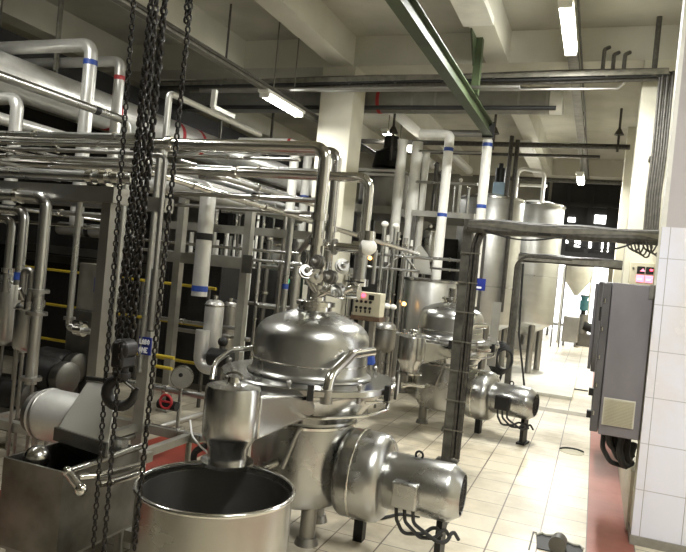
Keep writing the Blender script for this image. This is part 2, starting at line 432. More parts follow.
    MB().lathe(q, up_, [(.09,zf-.285),(.128,zf-.29),(.128,zf-.306),(.09,zf-.31),(0,zf-.31)], 36).build('outlet_flange', 'polish', cy)
    MB().cyl(q+Vector((0,0,zf+.08)), q+Vector((0,0,zf+.115)), .035, .03).tube([q+Vector((math.cos(2*PI*i/14)*.045,0,zf+.115+math.sin(2*PI*i/14)*.02)) for i in range(14)], .006, 8, closed=True).build('cap_handle', 'polish', cy)
    y0, y1 = q.y+.10, c.y-.38
    MB().hexa([(q.x-.10,y0,zf-.20),(q.x+.10,y0,zf-.20),(c.x+.22,y1,zf-.17),(c.x-.22,y1,zf-.17)],
              [(q.x-.10,y0,zf+.02),(q.x+.10,y0,zf+.02),(c.x+.22,y1,zf-.055),(c.x-.22,y1,zf-.055)]).build('discharge_box', 'steel', o, .012)
    # hood clamp arm: fat elbow pipe over the hood's edge
    d = Vector((.52,-.85,0)).normalized()
    base = c+Vector((.47,-.30,0)).normalized()*.50
    w = c+Vector((.30,-.20,0))
    arm = MB().tube(fillet([c+Vector((.39,.05,zf+.185)), c+Vector((.34,-.18,zf+.18)), c+Vector((.30,-.40,zf+.07)), c+Vector((.30,-.43,zf-.02))], .09), .030, 14).build('swing_arm', 'polish', o)
    MB().cyl(c+Vector((.30,-.43,zf-.08)), c+Vector((.30,-.43,zf-.00)), .036, n=14).build('arm_pivot', 'dullsteel', arm)
    MB().box(c+Vector((.23,-.50,zf-.02)), (.035,.03,.09), .5).build('clamp_block', 'black', o)
    MB().box(c+Vector((.555,-.10,zf-.03)), (.03,.04,.09)).build('clamp_block', 'black', o)
    # looped water line round the casing, drain elbow
    pts = [c+Vector((math.cos(R(a))*r, math.sin(R(a))*r, zf+z)) for a, r, z in ((-125,.46,-.19),(-105,.48,-.185),(-80,.50,-.175),(-55,.54,-.16),(-30,.58,-.14),(-14,.60,-.115),(-8,.57,-.09),(-16,.53,-.085),(-24,.50,-.085))]
    MB().tube(fillet(pts, .1), .010, 8).build('water_line', 'polish', o)
    e = c+Vector((.10,-.32,zf-.30))
    MB().tube(fillet([e+Vector((0,.05,.02)), e+Vector((.02,-.06,.02)), e+Vector((.0,-.08,-.07)), e+Vector((-.03,-.11,-.19))], .04), .016, 10).build('drain_elbow', 'dullsteel', o)
    e = c+Vector((-.02,-.33,zf-.50))
    MB().tube(fillet([e, e+Vector((-.02,-.16,-.01)), e+Vector((-.12,-.24,0)), e+Vector((-.17,-.30,-.01))], .05), .024, 12).cyl(e+Vector((-.17,-.30,-.01)), e+Vector((-.19,-.32,-.012)), .036).build('side_outlet', 'polish', o)
    return o
q = P(309,376,4.2); C1 = Vector((q.x,q.y,0)); ZF = q.z
sep = separator(C1, ZF, 'large stainless separator with domed hood nearest the open drum', 'centrifugal separators')
q2 = PZ(441,426,0)
sep2 = copy_tree(sep, None, q2-C1)
sep2.rotation_euler = (0,0,R(-12))
sep2['label'] = 'second stainless separator standing further back, behind the cable post'
# black terminal box on the far one
for ch in sep2.children:
    if ch.name.startswith('motor') and 'support' not in ch.name:
        for g in ch.children:
            if g.name.startswith('terminal_box'):
                g.data = g.data.copy(); g.data.materials[0] = M['black']; relabel(g, 'black box')

# blue wrap tied on the near hood's rear edge
q = P(371,358,4.3)
tag(MB().hexa([q+Vector((-.02,-.03,-.05)), q+Vector((.035,-.03,-.04)), q+Vector((.03,.03,-.04)), q+Vector((-.02,.03,-.05))],
          [q+Vector((-.03,-.03,.04)), q+Vector((.01,-.02,.055)), q+Vector((.01,.03,.05)), q+Vector((-.03,.03,.04))]).build('cloth', 'blue', None, .012),
    'small blue cloth tied behind the hood of the near separator', 'cloth')

# ------------------------------------------------------------------ open drum under the cyclone
qd = P(216,487,2.95); qd = Vector((qd.x, qd.y, 0)); zr = .665; rd = .345
o = thing('open_drum', 'large open stainless drum under the cyclone spout, in the foreground', 'drum', qd)
MB().lathe(qd, (0,0,1), [(0,.03),(rd-.03,.03),(rd,.05),(rd,.30),(rd,zr-.01),(rd-.006,zr-.01),(rd-.006,.05),(0,.05)], 64).build('shell', mat('drum_steel', (.43,.42,.385), .27, 1, .06, 3), o)
MB().tube([qd+Vector((math.cos(2*PI*i/64)*(rd+.002), math.sin(2*PI*i/64)*(rd+.002), zr)) for i in range(64)], .011, 10, closed=True).build('rolled_rim', 'polish', o)
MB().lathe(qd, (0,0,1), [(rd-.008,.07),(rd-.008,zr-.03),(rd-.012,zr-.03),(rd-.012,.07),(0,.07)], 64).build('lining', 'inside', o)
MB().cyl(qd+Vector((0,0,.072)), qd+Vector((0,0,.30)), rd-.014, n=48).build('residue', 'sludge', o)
for a in (30,150,270):
    p = qd+Vector((math.cos(R(a))*.28, math.sin(R(a))*.28, 0)); MB().cyl(p, p+Vector((0,0,.04)), .03).build('foot', 'rubber', o)

# ------------------------------------------------------------------ rectangular trough, bottom left
x0, x1, y0, y1, zb, zt_ = -2.50, -2.14, 2.33, 2.86, .24, .66
o = thing('trough', 'dull open rectangular steel trough on legs at the bottom left', 'trough', ((x0+x1)/2,(y0+y1)/2,0))
w = .012
MB().bb((x0,y0,zb),(x1,y1,zb+w)).build('bottom', 'dullsteel', o)
MB().bb((x0,y0,zb+w),(x0+w,y1,zt_)).bb((x1-w,y0,zb+w),(x1,y1,zt_)).bb((x0+w,y0,zb+w),(x1-w,y0+w,zt_)).bb((x0+w,y1-w,zb+w),(x1-w,y1,zt_)).build('wall', mat('grimy_steel', (.27,.26,.235), .42, .9, .2, 5, .03, col2=(.12,.11,.09)), o)
MB().bb((x0+w,y0+w,zb+w),(x1-w,y1-w,zb+.12)).build('residue', 'sludge', o)
MB().tube([(x1+.004,y0,zt_),(x1+.004,y1,zt_)], .016, 10).build('rim', 'steel', o)
MB().beam((x0,y1-.12,zt_+.03),(x1,y1-.12,zt_+.03), .05, .06).build('cross_bar', 'steel', o)
for (px, py) in ((x0+.04,y0+.05),(x1-.04,y0+.05),(x0+.04,y1-.05),(x1-.04,y1-.05)):
    MB().cyl((px,py,0),(px,py,zb), .022).build('leg', 'dullsteel', o)
p = Vector((x0+.10,y0+.10,zt_-.01))
b = MB().sphere(p, .062, 18).cyl(p-Vector((0,0,.3)), p, .02).build('float', 'steel', o)
relabel(b, 'ball float')
for i, (dz, dx) in enumerate(((.01,.035),(-.035,.05))):
    pts = [PZ(80,477,.635),PZ(95,476,.635),PZ(140,465,.635)] if i == 0 else [PZ(100,484,.60),PZ(112,482,.60),PZ(141,473,.60)]
    q = tag(MB().tube(fillet(pts,.03), .017, 10).build('pipe', 'polish'), ('upper','lower')[i]+' of the two bright pipes running along the trough rim', 'pipe')
q = P(76,481,2.75)
tag(MB().cyl(q+Vector((-.05,0,.03)), q+Vector((.03,0,-.03)), .018).sphere(q+Vector((.03,0,-.03)), .026, 12).sphere(q+Vector((-.05,0,.03)), .022, 12).build('tap', 'polish'), 'small knob tap on the near corner of the trough', 'tap')

# ------------------------------------------------------------------ pump with the white drum motor and sloping cover
o = thing('pump_unit', 'pale drum motor with a sloping steel cover beside the trough', 'pump', (P(70,430,3.7).x, P(70,430,3.7).y, 0))
a = P(43,413,3.95); b = ext(a, 'X', x=92); axm = (b-a).normalized()
Lm = (b-a).length
mo = MB().lathe(a, axm, [(0,-.01),(.10,-.01),(.142,.0),(.152,.02),(.152,Lm),(.13,Lm+.02),(0,Lm+.02)], 32).build('motor', 'alu', o)
MB().lathe(a, axm, [(.153,.03),(.157,.034),(.157,.046),(.153,.05)], 32, True).build('ring', 'dullsteel', mo)
MB().cyl(a-axm*.05, a-axm*.012, .125, n=28).build('end_plate', 'darksteel', mo)
TL, TR, BL, BR = P(88,380,3.75), P(117,384,3.6), P(57,427,3.32), P(109,443,3.16)
dn = Vector((0,0,-.07))
MB().hexa([BL+dn,BR+dn,TR+Vector((0,.05,-.5)),TL+Vector((0,.05,-.5))],[BL,BR,TR,TL]).build('sloping_cover', mat('cover_steel', (.58,.57,.53), .30, 1, .04, 3), o, .008)
MB().beam(BL+Vector((0,-.012,-.03)), BR+Vector((0,-.012,-.03)), .014, .065).build('lip', 'darksteel', o)
MB().beam(TL+Vector((0,0,.012)), TR+Vector((0,0,.012)), .03, .02).build('hinge_strip', 'black', o)
MB().bb((a.x-.03,a.y-.15,.12),(BR.x,a.y+.15,.18)).build('base_frame', 'frame', o)
for px in (a.x+.02, BR.x-.05):
    for dy in (-.12,.12): MB().cyl((px,a.y+dy,0),(px,a.y+dy,.13), .02).build('leg', 'frame', o)

# ------------------------------------------------------------------ chains, hoist block and hook
def chain(label, px0, px1, d, link=.034, thick=.0042, y0=-12, name='chain', group='hoist chains'):
    a = P(px0[0], px0[1], d); b = ext(a, 'Z', y=px1[1]); k = (px1[0]-px0[0])
    b2 = P(px1[0], px1[1], d)
    b = Vector((b2.x, b2.y, b.z)); t = (b-a); L = t.length; t.normalize()
    pitch = link-thick*2.2; n = int(L/pitch)
    e1 = t.cross(Vector((0,1,0))).normalized(); e2 = t.cross(e1)
    mb = MB(); hw = link*.33
    for i in range(n):
        c = a+t*(pitch*i); s = e1 if i % 2 else e2
        s = (s*math.cos(.5)+t.cross(s)*math.sin(.5)+Vector((random.uniform(-.08,.08),0,0))).normalized()
        h = link/2-thick; r = hw-thick*.5
        pts = []
        for q in range(10):
            an = 2*PI*q/10; ca, sa = math.cos(an), math.sin(an)
            pts.append(c+s*(r*ca)+t*(r*sa+(h-r)*(1 if sa > .01 else -1 if sa < -.01 else 0)))
        mb.tube(pts, thick, 6, closed=True)
    return tag(mb.build(name, 'chain', None, 0, 60), label, 'chain', group)
chain('thin chain hanging leftmost, over the trough', (136,-30), (93,552), 2.55, .030, .0036)
chain('heavy chain left of the hoist block, second from the left', (154,-30), (120,345), 2.50, .036, .0056)
chain('slack chain doubled beside the heavy ones above the hook', (146,60), (116,345), 2.58, .036, .0050)
chain('thickest chain running straight down into the hook block', (168,-30), (131,342), 2.48, .040, .0064)
chain('short heavy chain twin behind the hook block chain', (159,-30), (127,345), 2.62, .038, .0056)
chain('long thin chain hanging rightmost, past the drum rim', (194,-30), (134,552), 2.45, .031, .0040)
chain('bunched short chain at the top of the rightmost chain', (189,-30), (186,28), 2.47, .034, .0048)
chain('chain trailing below the hook in front of the trough', (121,345), (103,560), 2.46, .030, .0038)
hk = P(124.5,349,2.5)
o = thing('hoist_hook', 'black hoist block with a forged hook above the pump cover', 'hoist hook', (hk.x,hk.y,hk.z-.2))
MB().lathe(hk+Vector((0,-.04,0)), (0,1,0), [(0,0),(.030,0),(.040,.012),(.040,.068),(.030,.08),(0,.08)], 24).box(hk+Vector((0,0,-.02)), (.055,.085,.10)).build('block', 'hook', o, .01)
MB().cyl(hk+Vector((0,0,-.11)), hk+Vector((0,0,-.05)), .022, n=14).lathe(hk+Vector((0,0,-.10)), (0,0,1), [(.0,-.012),(.03,-.012),(.033,0),(.03,.012),(0,.012)], 16).build('swivel', 'hook', o)
hc = hk+Vector((.0,0,-.165)); e1 = Vector((.94,-.34,0)).normalized()
if True:
    e1 = Vector((.936,.352,0))
    pts = []; rad = []
    pts.append(hk+Vector((0,0,-.10))); rad.append(.013)
    for i in range(16):
        an = R(75 + i*19.0); rr = .052
        pts.append(hc+e1*(math.cos(an)*rr)+Vector((0,0,math.sin(an)*rr)) ); rad.append(.014+.009*math.sin(PI*i/15))
    pts.append(pts[-1]+e1*.012+Vector((0,0,.022))); rad.append(.007)
    MB().tube(pts, rad, 12).build('hook', 'hook', o)
MB().beam(hc+e1*.005+Vector((0,0,.045)), hc+e1*.055+Vector((0,0,.012)), .012, .006).build('safety_latch', 'darksteel', o)

# ------------------------------------------------------------------ right side: cabinet, display box, cable trays
cx0, cx1, cy0, cy1, cz0, cz1 = .065, .379, 5.03, 5.55, .0, 0
pa = PY(609,282,cy0); pb = PY(598,434,cy0); pr = PY(658,290,cy0)
cx0 = (pa.x+pb.x)/2; cz1 = pa.z; cz0 = pb.z
o = thing('electrical_cabinet', 'grey wall cabinet with louvred vent on the tiled pillar', 'cabinet', ((cx0+.38)/2,(cy0+cy1)/2,cz0))
MB().bb((cx0+.012,cy0,cz0),(.376,cy1,cz1)).build('body', 'cabinet', o, .006)
dr = MB().bb((cx0-.045,cy0+.008,cz0+.01),(cx0+.008,cy1-.01,cz1-.01)).build('door', 'cabdoor', o, .006)
for i in range(5):
    z = cz1-.12-i*.2; MB().cyl((cx0-.03,cy0+.004,z),(cx0-.03,cy0+.004,z-.03), .008, n=10).build('hinge', 'polish', dr)
MB().bb((cx0-.058,cy0+.02,cz1-.28),(cx0-.045,cy0+.06,cz1-.18)).build('lock', 'black', dr)
va = PY(604,397,cy0); vb = PY(633,429,cy0)
vt = MB().bb((va.x,cy0-.012,vb.z),(vb.x,cy0,va.z)).build('vent', 'vent', o)
s = MB(); n = 18
for i in range(n):
    z = vb.z+.01+(va.z-vb.z-.02)*i/(n-1); s.bb((va.x+.008,cy0-.018,z-.002),(vb.x-.008,cy0-.012,z+.002))
s.build('louvre', 'panel', vt)
for i, z in enumerate((cz0+.26, cz0+.10)):
    MB().bb((cx0-.075,cy0+.02,z),(cx0-.045,cy0+.07,z+.05)).build('cable_gland', 'black', dr)
MB().bb((.345,cy0-.012,cz1-.09),(.39,cy0+.0,cz1+.005)).build('bracket', 'dullsteel', o)
# cables under the cabinet
q = tag(MB().add([],[]).tube(fillet([(.18,5.15,cz0),(.19,5.15,cz0-.08),(.25,5.2,cz0-.14),(.36,5.3,cz0-.12)],.08), .022, 8)
    .tube(fillet([(.22,5.2,cz0),(.23,5.2,cz0-.12),(.28,5.22,cz0-.21),(.36,5.3,cz0-.16)],.08), .026, 8)
    .tube(fillet([(.27,5.15,cz0),(.26,5.15,cz0-.1),(.30,5.2,cz0-.24),(.36,5.3,cz0-.22)],.08), .026, 8)
    .tube(fillet([(.31,5.2,cz0),(.31,5.2,cz0-.14),(.33,5.22,cz0-.2),(.365,5.3,cz0-.08)],.08), .028, 8)
    .tube(fillet([(.15,5.2,cz0),(.15,5.18,cz0-.12),(.21,5.2,cz0-.22),(.33,5.3,cz0-.26)],.08), .018, 8).build('cable_bundle', 'rubber'),
    'black cables hanging in a bunch under the grey cabinet', 'cables')
o = thing('electrical_cabinet', 'second grey cabinet mostly hidden behind the louvred one', 'cabinet', (.45,7.0,cz0+.25))
MB().bb((.02,6.6,cz0+.25),(.90,7.4,cz1+.02)).build('body', 'cabdoor', o, .01)
MB().bb((-.01,6.63,cz0+.27),(.018,7.37,cz1)).build('door', 'cabinet', o, .006)
ya = 8.64
pa = PY(630,262,8.2); pb = PY(652,286,8.2)
o = thing('display_box', 'cream box with four red digital displays on the right column', 'display', ((pa.x+pb.x)/2,8.14,pb.z-.1))
MB().bb((pa.x,8.08,pb.z-.12),(pb.x,8.2,pa.z)).build('case', 'panel', o, .008)
wd = pb.x-pa.x
for i in range(4):
    x = pa.x+wd*(.30+.36*(i%2)); z = pa.z-.085-(.095)*(i//2)
    f = MB().bb((x,8.07,z-.04),(x+wd*.31,8.08,z+.04)).build('display', 'black' if i < 2 else 'ledw', o)
    if i == 0: MB().prism([(x+.03,8.066,z-.015),(x+.085,8.066,z-.015),(x+.06,8.066,z+.02)], (0,.005,0)).build('digit', 'ledw', f)
    if i == 1: MB().bb((x+.04,8.066,z-.004),(x+.07,8.071,z+.018)).build('digit', 'led', f)
    if i > 1: MB().bb((x+.012,8.066,z-.018),(x+wd*.31-.02,8.071,z+.004)).build('digit', 'signwhite', f)
MB().lathe((pa.x+wd*.14,8.08,pa.z-.07), (0,-1,0), [(0,0),(.012,0),(.012,.008),(0,.008)], 12).build('button', 'dullsteel', o)
# conduit tray across the ceiling
yt = 8.0
ta = PY(668,74,yt); tl = PY(150,86,yt)
def tray(label, a, b, w, h, ncab, name='cable_tray', rc=.02, rungs=.6, group=None):
    a = Vector(a); b = Vector(b); t = (b-a).normalized(); L = (b-a).length
    s = Vector((0,0,1)).cross(t) if abs(t.z) < .9 else Vector((1,0,0)).cross(t)
    s.normalize(); u = t.cross(s)
    o = thing(name, label, 'cable tray', a, group)
    for k in (-1,1): MB().beam(a+s*k*w/2, b+s*k*w/2, .012, h, u).build('side_rail', 'tray', o)
    r = MB(); n = max(2, int(L/rungs))
    for i in range(n+1): p = a.lerp(b, i/n); r.beam(p-s*w/2-u*h*.4, p+s*w/2-u*h*.4, .03, .01, u)
    r.build('rungs', 'tray', o)
    for i in range(ncab):
        ph = random.random()*6; pts = []
        off = (i/(max(1,ncab-1))-.5)*w*.8; hh = random.uniform(-.7,.9)*h
        for j in range(13):
            q = j/12; pts.append(a.lerp(b,q)+s*(off+.012*math.sin(ph+q*9))+u*(hh+.008*math.sin(ph*2+q*14)))
        MB().tube(pts, rc*random.uniform(.6,1.2), 7).build('cable', 'cablelight' if i % 4 == 2 else 'rubber' if i % 4 == 1 else 'cable', o)
    return o
tray('long dark cable tray crossing the hall under the ceiling', tl, Vector((ta.x,yt,tl.z+(ta.z-tl.z))), .20, .06, 6, rc=.026)
q1 = P(470,226,6.05); q1 = Vector((q1.x,q1.y,q1.z))
pend = ext(q1, 'X', x=659)
tray('thick cable tray running from the post to the right-hand pillar', q1, pend, .22, .05, 18, rc=.036)
q2_ = PZ(440,460,0)
o = thing('cable_post', 'dark cable post in front of the far separator', 'post', (q1.x,q1.y,0))
MB().bb((q1.x-.05,q1.y-.04,0),(q1.x+.03,q1.y+.04,q1.z+.06)).build('upright', 'post', o)
MB().bb((q1.x-.10,q1.y-.08,0),(q1.x+.10,q1.y+.08,.012)).build('foot_plate', 'post', o)
for i in range(9):
    x = q1.x+.05+.018*(i%4); y = q1.y-.05+.025*(i%3)
    pts = [(x,y,.05),(x+.01*math.sin(i),y,.8),(x,y,q1.z-.18),(x+.03,y,q1.z-.05),(x+.16,y,q1.z+.01)]
    MB().tube(fillet(pts,.1), .013, 7).build('cable', ('cable','rubber','cablelight')[i % 3], o)
for z in [.3+i*.27 for i in range(7)]: MB().bb((q1.x-.055,q1.y-.07,z),(q1.x+.13,q1.y-.06,z+.012)).build('cable_tie', 'tray', o)
q3 = P(519,257,10.5); p3 = ext(q3, 'X', x=626)
tray('second cable tray further back, ending at the right column', q3, p3, .18, .09, 6, rc=.03)
o = thing('cable_post', 'far cable post with coiled hoses behind the second separator', 'post', (q3.x,q3.y,0))
MB().bb((q3.x-.03,q3.y-.06,0),(q3.x+.06,q3.y+.06,q3.z-.10)).build('upright', 'post', o)
MB().tube(fillet([(q3.x-.02,q3.y-.08,.5),(q3.x-.02,q3.y-.08,q3.z-.12),(q3.x+.1,q3.y-.08,q3.z+.02),(q3.x+.8,q3.y-.08,q3.z+.02)],.18), .028, 10).build('conduit', 'cable', o)
MB().tube(fillet([(q3.x+.08,q3.y-.06,q3.z-.1),(q3.x+.12,q3.y-.06,q3.z-1.2),(q3.x+.28,q3.y-.06,.1)],.3), .016, 8).build('cable', 'rubber', o)
for k in range(1):
    cc = P(500,358,9.6)
    m = MB()
    for i in range(5):
        r = .20-.018*i; dx = .02*i
        m.tube([cc+Vector((math.cos(2*PI*j/22)*r*.85+dx, -.03*i+.02*math.sin(j), math.sin(2*PI*j/22)*r*1.15)) for j in range(22)], .017, 8, closed=True)
    m.tube(fillet([cc+Vector((.05,0,-.2)),cc+Vector((-.02,0,-.55)),cc+Vector((.02,.0,-cc.z+.02))],.1), .017, 8)
    tag(m.build('hose_coil', 'rubber'), 'coil of black hose hung on the far cable post', 'hose')
for i, (xa, xb_, sag) in enumerate(((484,566,.06),(560,640,.10))):
    a = ext(q1+Vector((0,-.13,-.04)), 'X', x=xa); b = ext(q1+Vector((0,-.13,-.04)), 'X', x=xb_)
    tag(MB().tube([a.lerp(b,t/12)+Vector((0,0,-sag*math.sin(PI*t/12))) for t in range(13)], .008, 6).build('loose_wire', 'rubber'), ('left','right')[i]+' loose black wire sagging under the thick cable tray', 'cable')
m = MB()
for i in range(7):
    a = pend+Vector((-.26+.03*i,-.10-.01*(i%3),-.03)); r = .07+.012*(i%4)
    m.tube(fillet([a, a+Vector((.03,-.02,-r)), a+Vector((.09,0,-r*1.5)), a+Vector((.12,.02,-r*.5)), a+Vector((.05+.02*i,.03,-.01))], .03), .007, 6)
tag(m.build('wire_tangle', 'cable'), 'tangle of loose wires at the right end of the thick cable tray', 'cables')
# vertical cables on the right column
va_ = PY(667,76,7.96); vb_ = PY(656,243,7.96)
o = thing('cable_riser', 'bundle of grey cables running down the right column', 'cables', (va_.x,7.96,vb_.z))
for i in range(6):
    x = va_.x-.07+.026*i
    MB().tube([(x,7.97-.02*(i%2),va_.z+.05),(x+.008,7.97,3.3),(x-.006,7.96,2.8),(x+.004,7.97,vb_.z)], .014, 7).build('cable', 'cable', o)
MB().bb((va_.x-.09,7.985,3.2),(va_.x+.09,8.2,3.23)).build('bracket', 'post', o)
pts = [PY(660,30,7.6), PY(659,75,7.6)]
tag(MB().tube([Vector((pts[0].x,7.95,ZS)), Vector((pts[0].x,7.95,va_.z))], .03, 10).build('conduit', 'cable'), 'short conduit dropping from the ceiling to the tray corner', 'conduit')
for i, x in enumerate((602,612,623)):
    a = PY(x,76,7.95)
    tag(MB().tube(fillet([a+Vector((-.05,0,.02)),a+Vector((0,0,.05)),a+Vector((0,0,.30-.06*(i!=0))),a+Vector((.05,.05,.34-.06*(i!=0)))],.03), .022, 8).build('conduit', 'cable'),
        ('leftmost','middle','rightmost')[i]+' of three short conduits rising from the ceiling tray near the right column', 'conduit', 'conduit stubs on the ceiling tray')
# ------------------------------------------------------------------ lamps
def lamp(label, x, y0, y1, z, power, group='fluorescent lamps', glowm='tube'):
    o = thing('fluorescent_lamp', label, 'lamp', (x,(y0+y1)/2,z), group)
    MB().bb((x-.07,y0-.05,z+.05),(x+.07,y1+.05,z+.09)).build('housing', 'white', o, .005)
    for dx in (-.035,.035):
        MB().cyl((x+dx,y0,z+.02),(x+dx,y1,z+.02), .019, n=10).build('tube', glowm, o)
    for y in (y0,y1): MB().bb((x-.06,y-.02,z),(x+.06,y+.02,z+.05)).build('end_cap', 'white', o)
    for y in (y0+.2,y1-.2): MB().cyl((x,y,z+.09),(x,y,ZS if z < ZS-.3 else z+.1), .008, n=6).build('hanger', 'tray', o)
    l = bpy.data.lights.new('lamp_light', 'AREA'); l.shape = 'RECTANGLE'; l.size = .14; l.size_y = y1-y0; l.energy = power
    l.color = (1,.995,.955); l.spread = PI
    lo = bpy.data.objects.new('lamp_light', l); COL.objects.link(lo); lo.location = (x,(y0+y1)/2,z-.03)
    return o
XL = -.49
lamp('near fluorescent lamp over the aisle, top right of the view', XL, 6.15, 7.45, 4.18, 110)
lamp('far fluorescent lamp over the aisle above the cable trays', -.47, 12.7, 13.7, 3.72, 130)
lamp('bright fluorescent lamp over the left pipes, beside the column', -3.82, 6.85, 7.8, 3.58, 26)
lamp('unseen lamp added to brighten the left pipe rack', -4.2, 2.2, 3.6, 4.4, 45)  # added out of view to lift the dim left pipes
lamp('fluorescent lamp overhead near the drum', .75, 1.0, 2.5, 4.18, 105)
lamp('unseen lamp added to brighten the floor at the far aisle end', -.55, 20.5, 21.9, 4.2, 220)  # hidden extra lamp, added for brightness on the far floor
lamp('fluorescent lamp behind the column, left of the tanks', -3.9, 11.6, 12.8, 4.2, 60)
tr = thing('lighting_rail', 'dark lighting rail running along the aisle ceiling', 'rail', (XL,1,4.33))
MB().bb((XL-.06,1.0,4.29),(XL+.06,23.5,4.35)).build('channel', 'tray', tr)
for y in [1.6+1.5*i for i in range(14)]: MB().cyl((XL,y,4.34),(XL,y,ZS), .010, n=6).build('hanger', 'tray', tr)
MB().tube([(XL+.09,5.0,4.33),(XL+.085,15,4.31),(XL+.09,23,4.33)], .012, 6).build('cable', 'cable', tr)

# ------------------------------------------------------------------ monorail
xb, zb = -1.50, 3.57; ye = PX(488,137,xb).y
o = thing('monorail_beam', 'green steel monorail beam running overhead above the separators', 'beam', (xb,ye-2,zb))
s = MB(); y0 = -1.0
s.bb((xb-.055,y0,zb),(xb+.055,ye,zb+.014)).bb((xb-.007,y0,zb+.014),(xb+.007,ye,zb+.15)).bb((xb-.055,y0,zb+.15),(xb+.055,ye,zb+.164))
s.build('i_beam', 'green', o)
hx = ext(PX(470,105,xb), 'Z', y=100)
for i, y in enumerate((hx.y, 3.0)):
    MB().bb((xb-.0,y-.045,zb+.16),(xb+.08,y+.045,ZS)).build('hanger', 'green', o)
    MB().prism([(xb-.01,y-.03,4.36),(xb-.01,y-.03,4.05),(xb-.01,y-.33,4.36)], (.02,0,0)).build('gusset', 'green', o)
MB().bb((xb-.075,ye-.02,zb-.02),(xb+.075,ye+.012,zb+.18)).build('end_stop', 'black', o)

# ------------------------------------------------------------------ overhead ducts and service pipes
# big insulated duct along the hall
pd = PZ(2,74,3.3); xd = pd.x
o = MB().tube([(xd,.5,3.3),(xd,14.5,3.3)], .215, 28).build('insulated_duct', 'alu'); tag(o, 'largest bright insulated duct with red bands, slanting across the top left', 'duct')
for x in (107,172,193):
    p = ext(Vector((xd,5,3.3)), 'Y', x=x); relabel(ring(o, 'band', p, (0,1,0), .219, .07, 'red', 28), 'red band')
for y in (2.5,4.2,5.9,7.6,9.3,11):
    ring(o, 'seam', (xd,y,3.3), (0,1,0), .218, .02, 'alu', 28)
    h = MB().bb((xd-.02,y-.3,3.5),(xd+.02,y-.27,ZS)); h.build('hanger', 'tray', o)
# second, lower duct behind it
p = P(2,119,6.6)
o = pipe('slimmer bright duct running below the largest duct at the left', [(p.x,.8,p.z),(p.x,14,p.z)], .062, 'alu', 'insulated_duct', 'duct')
xk = xd-.75; zk = PX(203,129,xk).z
o = thing('cable_duct', 'black boxed cable duct, also standing in for the dark void, behind the largest duct', 'duct', (xk,5,zk))
MB().bb((xk-.16,.5,zk-.15),(xk+.16,13.5,zk+.15)).build('casing', 'black', o)  # black duct, its length also painting in the dark roof void
for y in (3,5.5,8,10.5): MB().cyl((xk,y,zk+.15),(xk,y,ZS), .012, n=6).build('hanger', 'tray', o)
# cross duct at the column
q = PY(400,101,8.95); zc = q.z
xa_ = PY(558,92,8.95).x; xz = PY(120,110,8.95).x
o = MB().tube([(xz,8.95,zc),(xa_,8.95,zc)], .175, 24).build('insulated_duct', 'greyclad'); tag(o, 'thick grey duct crossing behind the middle column under the ceiling', 'duct')
x = ext(Vector((0,8.95,zc)), 'X', x=381).x
relabel(ring(o, 'band', (x,8.95,zc), (1,0,0), .179, .05, 'red', 24), 'red band')
relabel(ring(o, 'cap', (xa_,8.95,zc), (1,0,0), .178, .16, 'alu', 24), 'shiny end cap')
for px in (415,438,470,520,548): ring(o, 'seam', (ext(Vector((0,8.95,zc)),'X',x=px).x,8.95,zc), (1,0,0), .18, .03, 'dullsteel', 24)
pipe('thin dark pipe running just below the thick cross duct', path(PY(150,107,8.7),('X',556)), .030, 'rubber')
pipe('thin pale pipe above the cross duct beside the cable tray', path((200,90,8.5),('X',520)), .022, 'dullsteel')
pipe('thin bright pipe just below the ceiling tray, ending in a bend at the right', path(PY(190,92,7.85),('X',618),('d',.06,.02,.07)), .016, 'dullsteel')
# dark beams and pipes in the bay beyond
pipe('dark pipe crossing the far bay above the tanks', path(PY(350,141,12.0),('X',630)), .045, 'cable')
pipe('second dark pipe crossing just below it in the far bay', path(PY(345,150,12.6),('X',600)), .03, 'cable')
pipe('far dark pipe crossing the hall over the white tank hoop', path(PY(500,178,15.5),('X',622)), .05, 'cable')
o = thing('angle_bracket', 'white angled bracket hanging over the left pipes below the duct', 'bracket', P(214,90,8.2))
a = P(214,90,8.2)
MB().beam(P(215,90,8.2), P(213,107,8.2), .06, .05).beam(P(213,107,8.2), ext(P(213,107,8.2),'Y',x=233), .06, .05).build('bar', 'white', o)

WH = 'insulated drop pipes at the left'
pipe('white drop pipe with a blue band, turning left at its top', path((-40,50,7.0),('X',92),('Z',226)), .064, 'clad', 'drop_pipe', fit=(('blue',1,.10),('blue',1,.72)), fr=1.5, n=16)
pipe('white drop pipe with a red band, right of the blue banded one', path((20,64,7.6),('X',121),('Z',230)), .056, 'clad', 'drop_pipe', fit=(('red',1,.10),('clamp',1,.6)), fr=1.5, n=16)
pipe('white elbow pipe with a blue band at the left edge', path((-40,99,6.2),('X',18),('Z',215)), .056, 'clad', 'drop_pipe', fit=(('blue',0,.60),('clamp',1,.35)), fr=1.6, n=16)
pipe('thin steel rail slanting in front of the big duct and bending down', path((-10,72,4.6),('Y',128),('Z',200)), .036, 'satin', fit=(('black',0,.72),))
a = P(55,60,7.2)
tag(MB().cyl(ext(a,'Z',y=70), Vector((a.x,a.y,ZS)), .016, n=8).build('hanger_rod', 'tray'), 'dark hanger rod dropping from the ceiling to the left ducts', 'rod')
pipe('pair of thin rods hanging from the ceiling left of the lamp, joined at the foot', path((231,4,7.2),('Z',62),('X',226),('Z',4)), .010, 'cable', 'hanger_rod', 'rod', fr=.5)
o = thing('lamp_tray', 'dark lighting tray running along the left ceiling to the bright lamp', 'tray', (-3.82,6,3.68))
MB().bb((-3.86,1,3.66),(-3.78,12.5,3.70)).build('channel', 'tray', o)
MB().tube([(-3.76,1,3.70),(-3.76,12,3.70)], .018, 6).build('cable', 'cable', o)

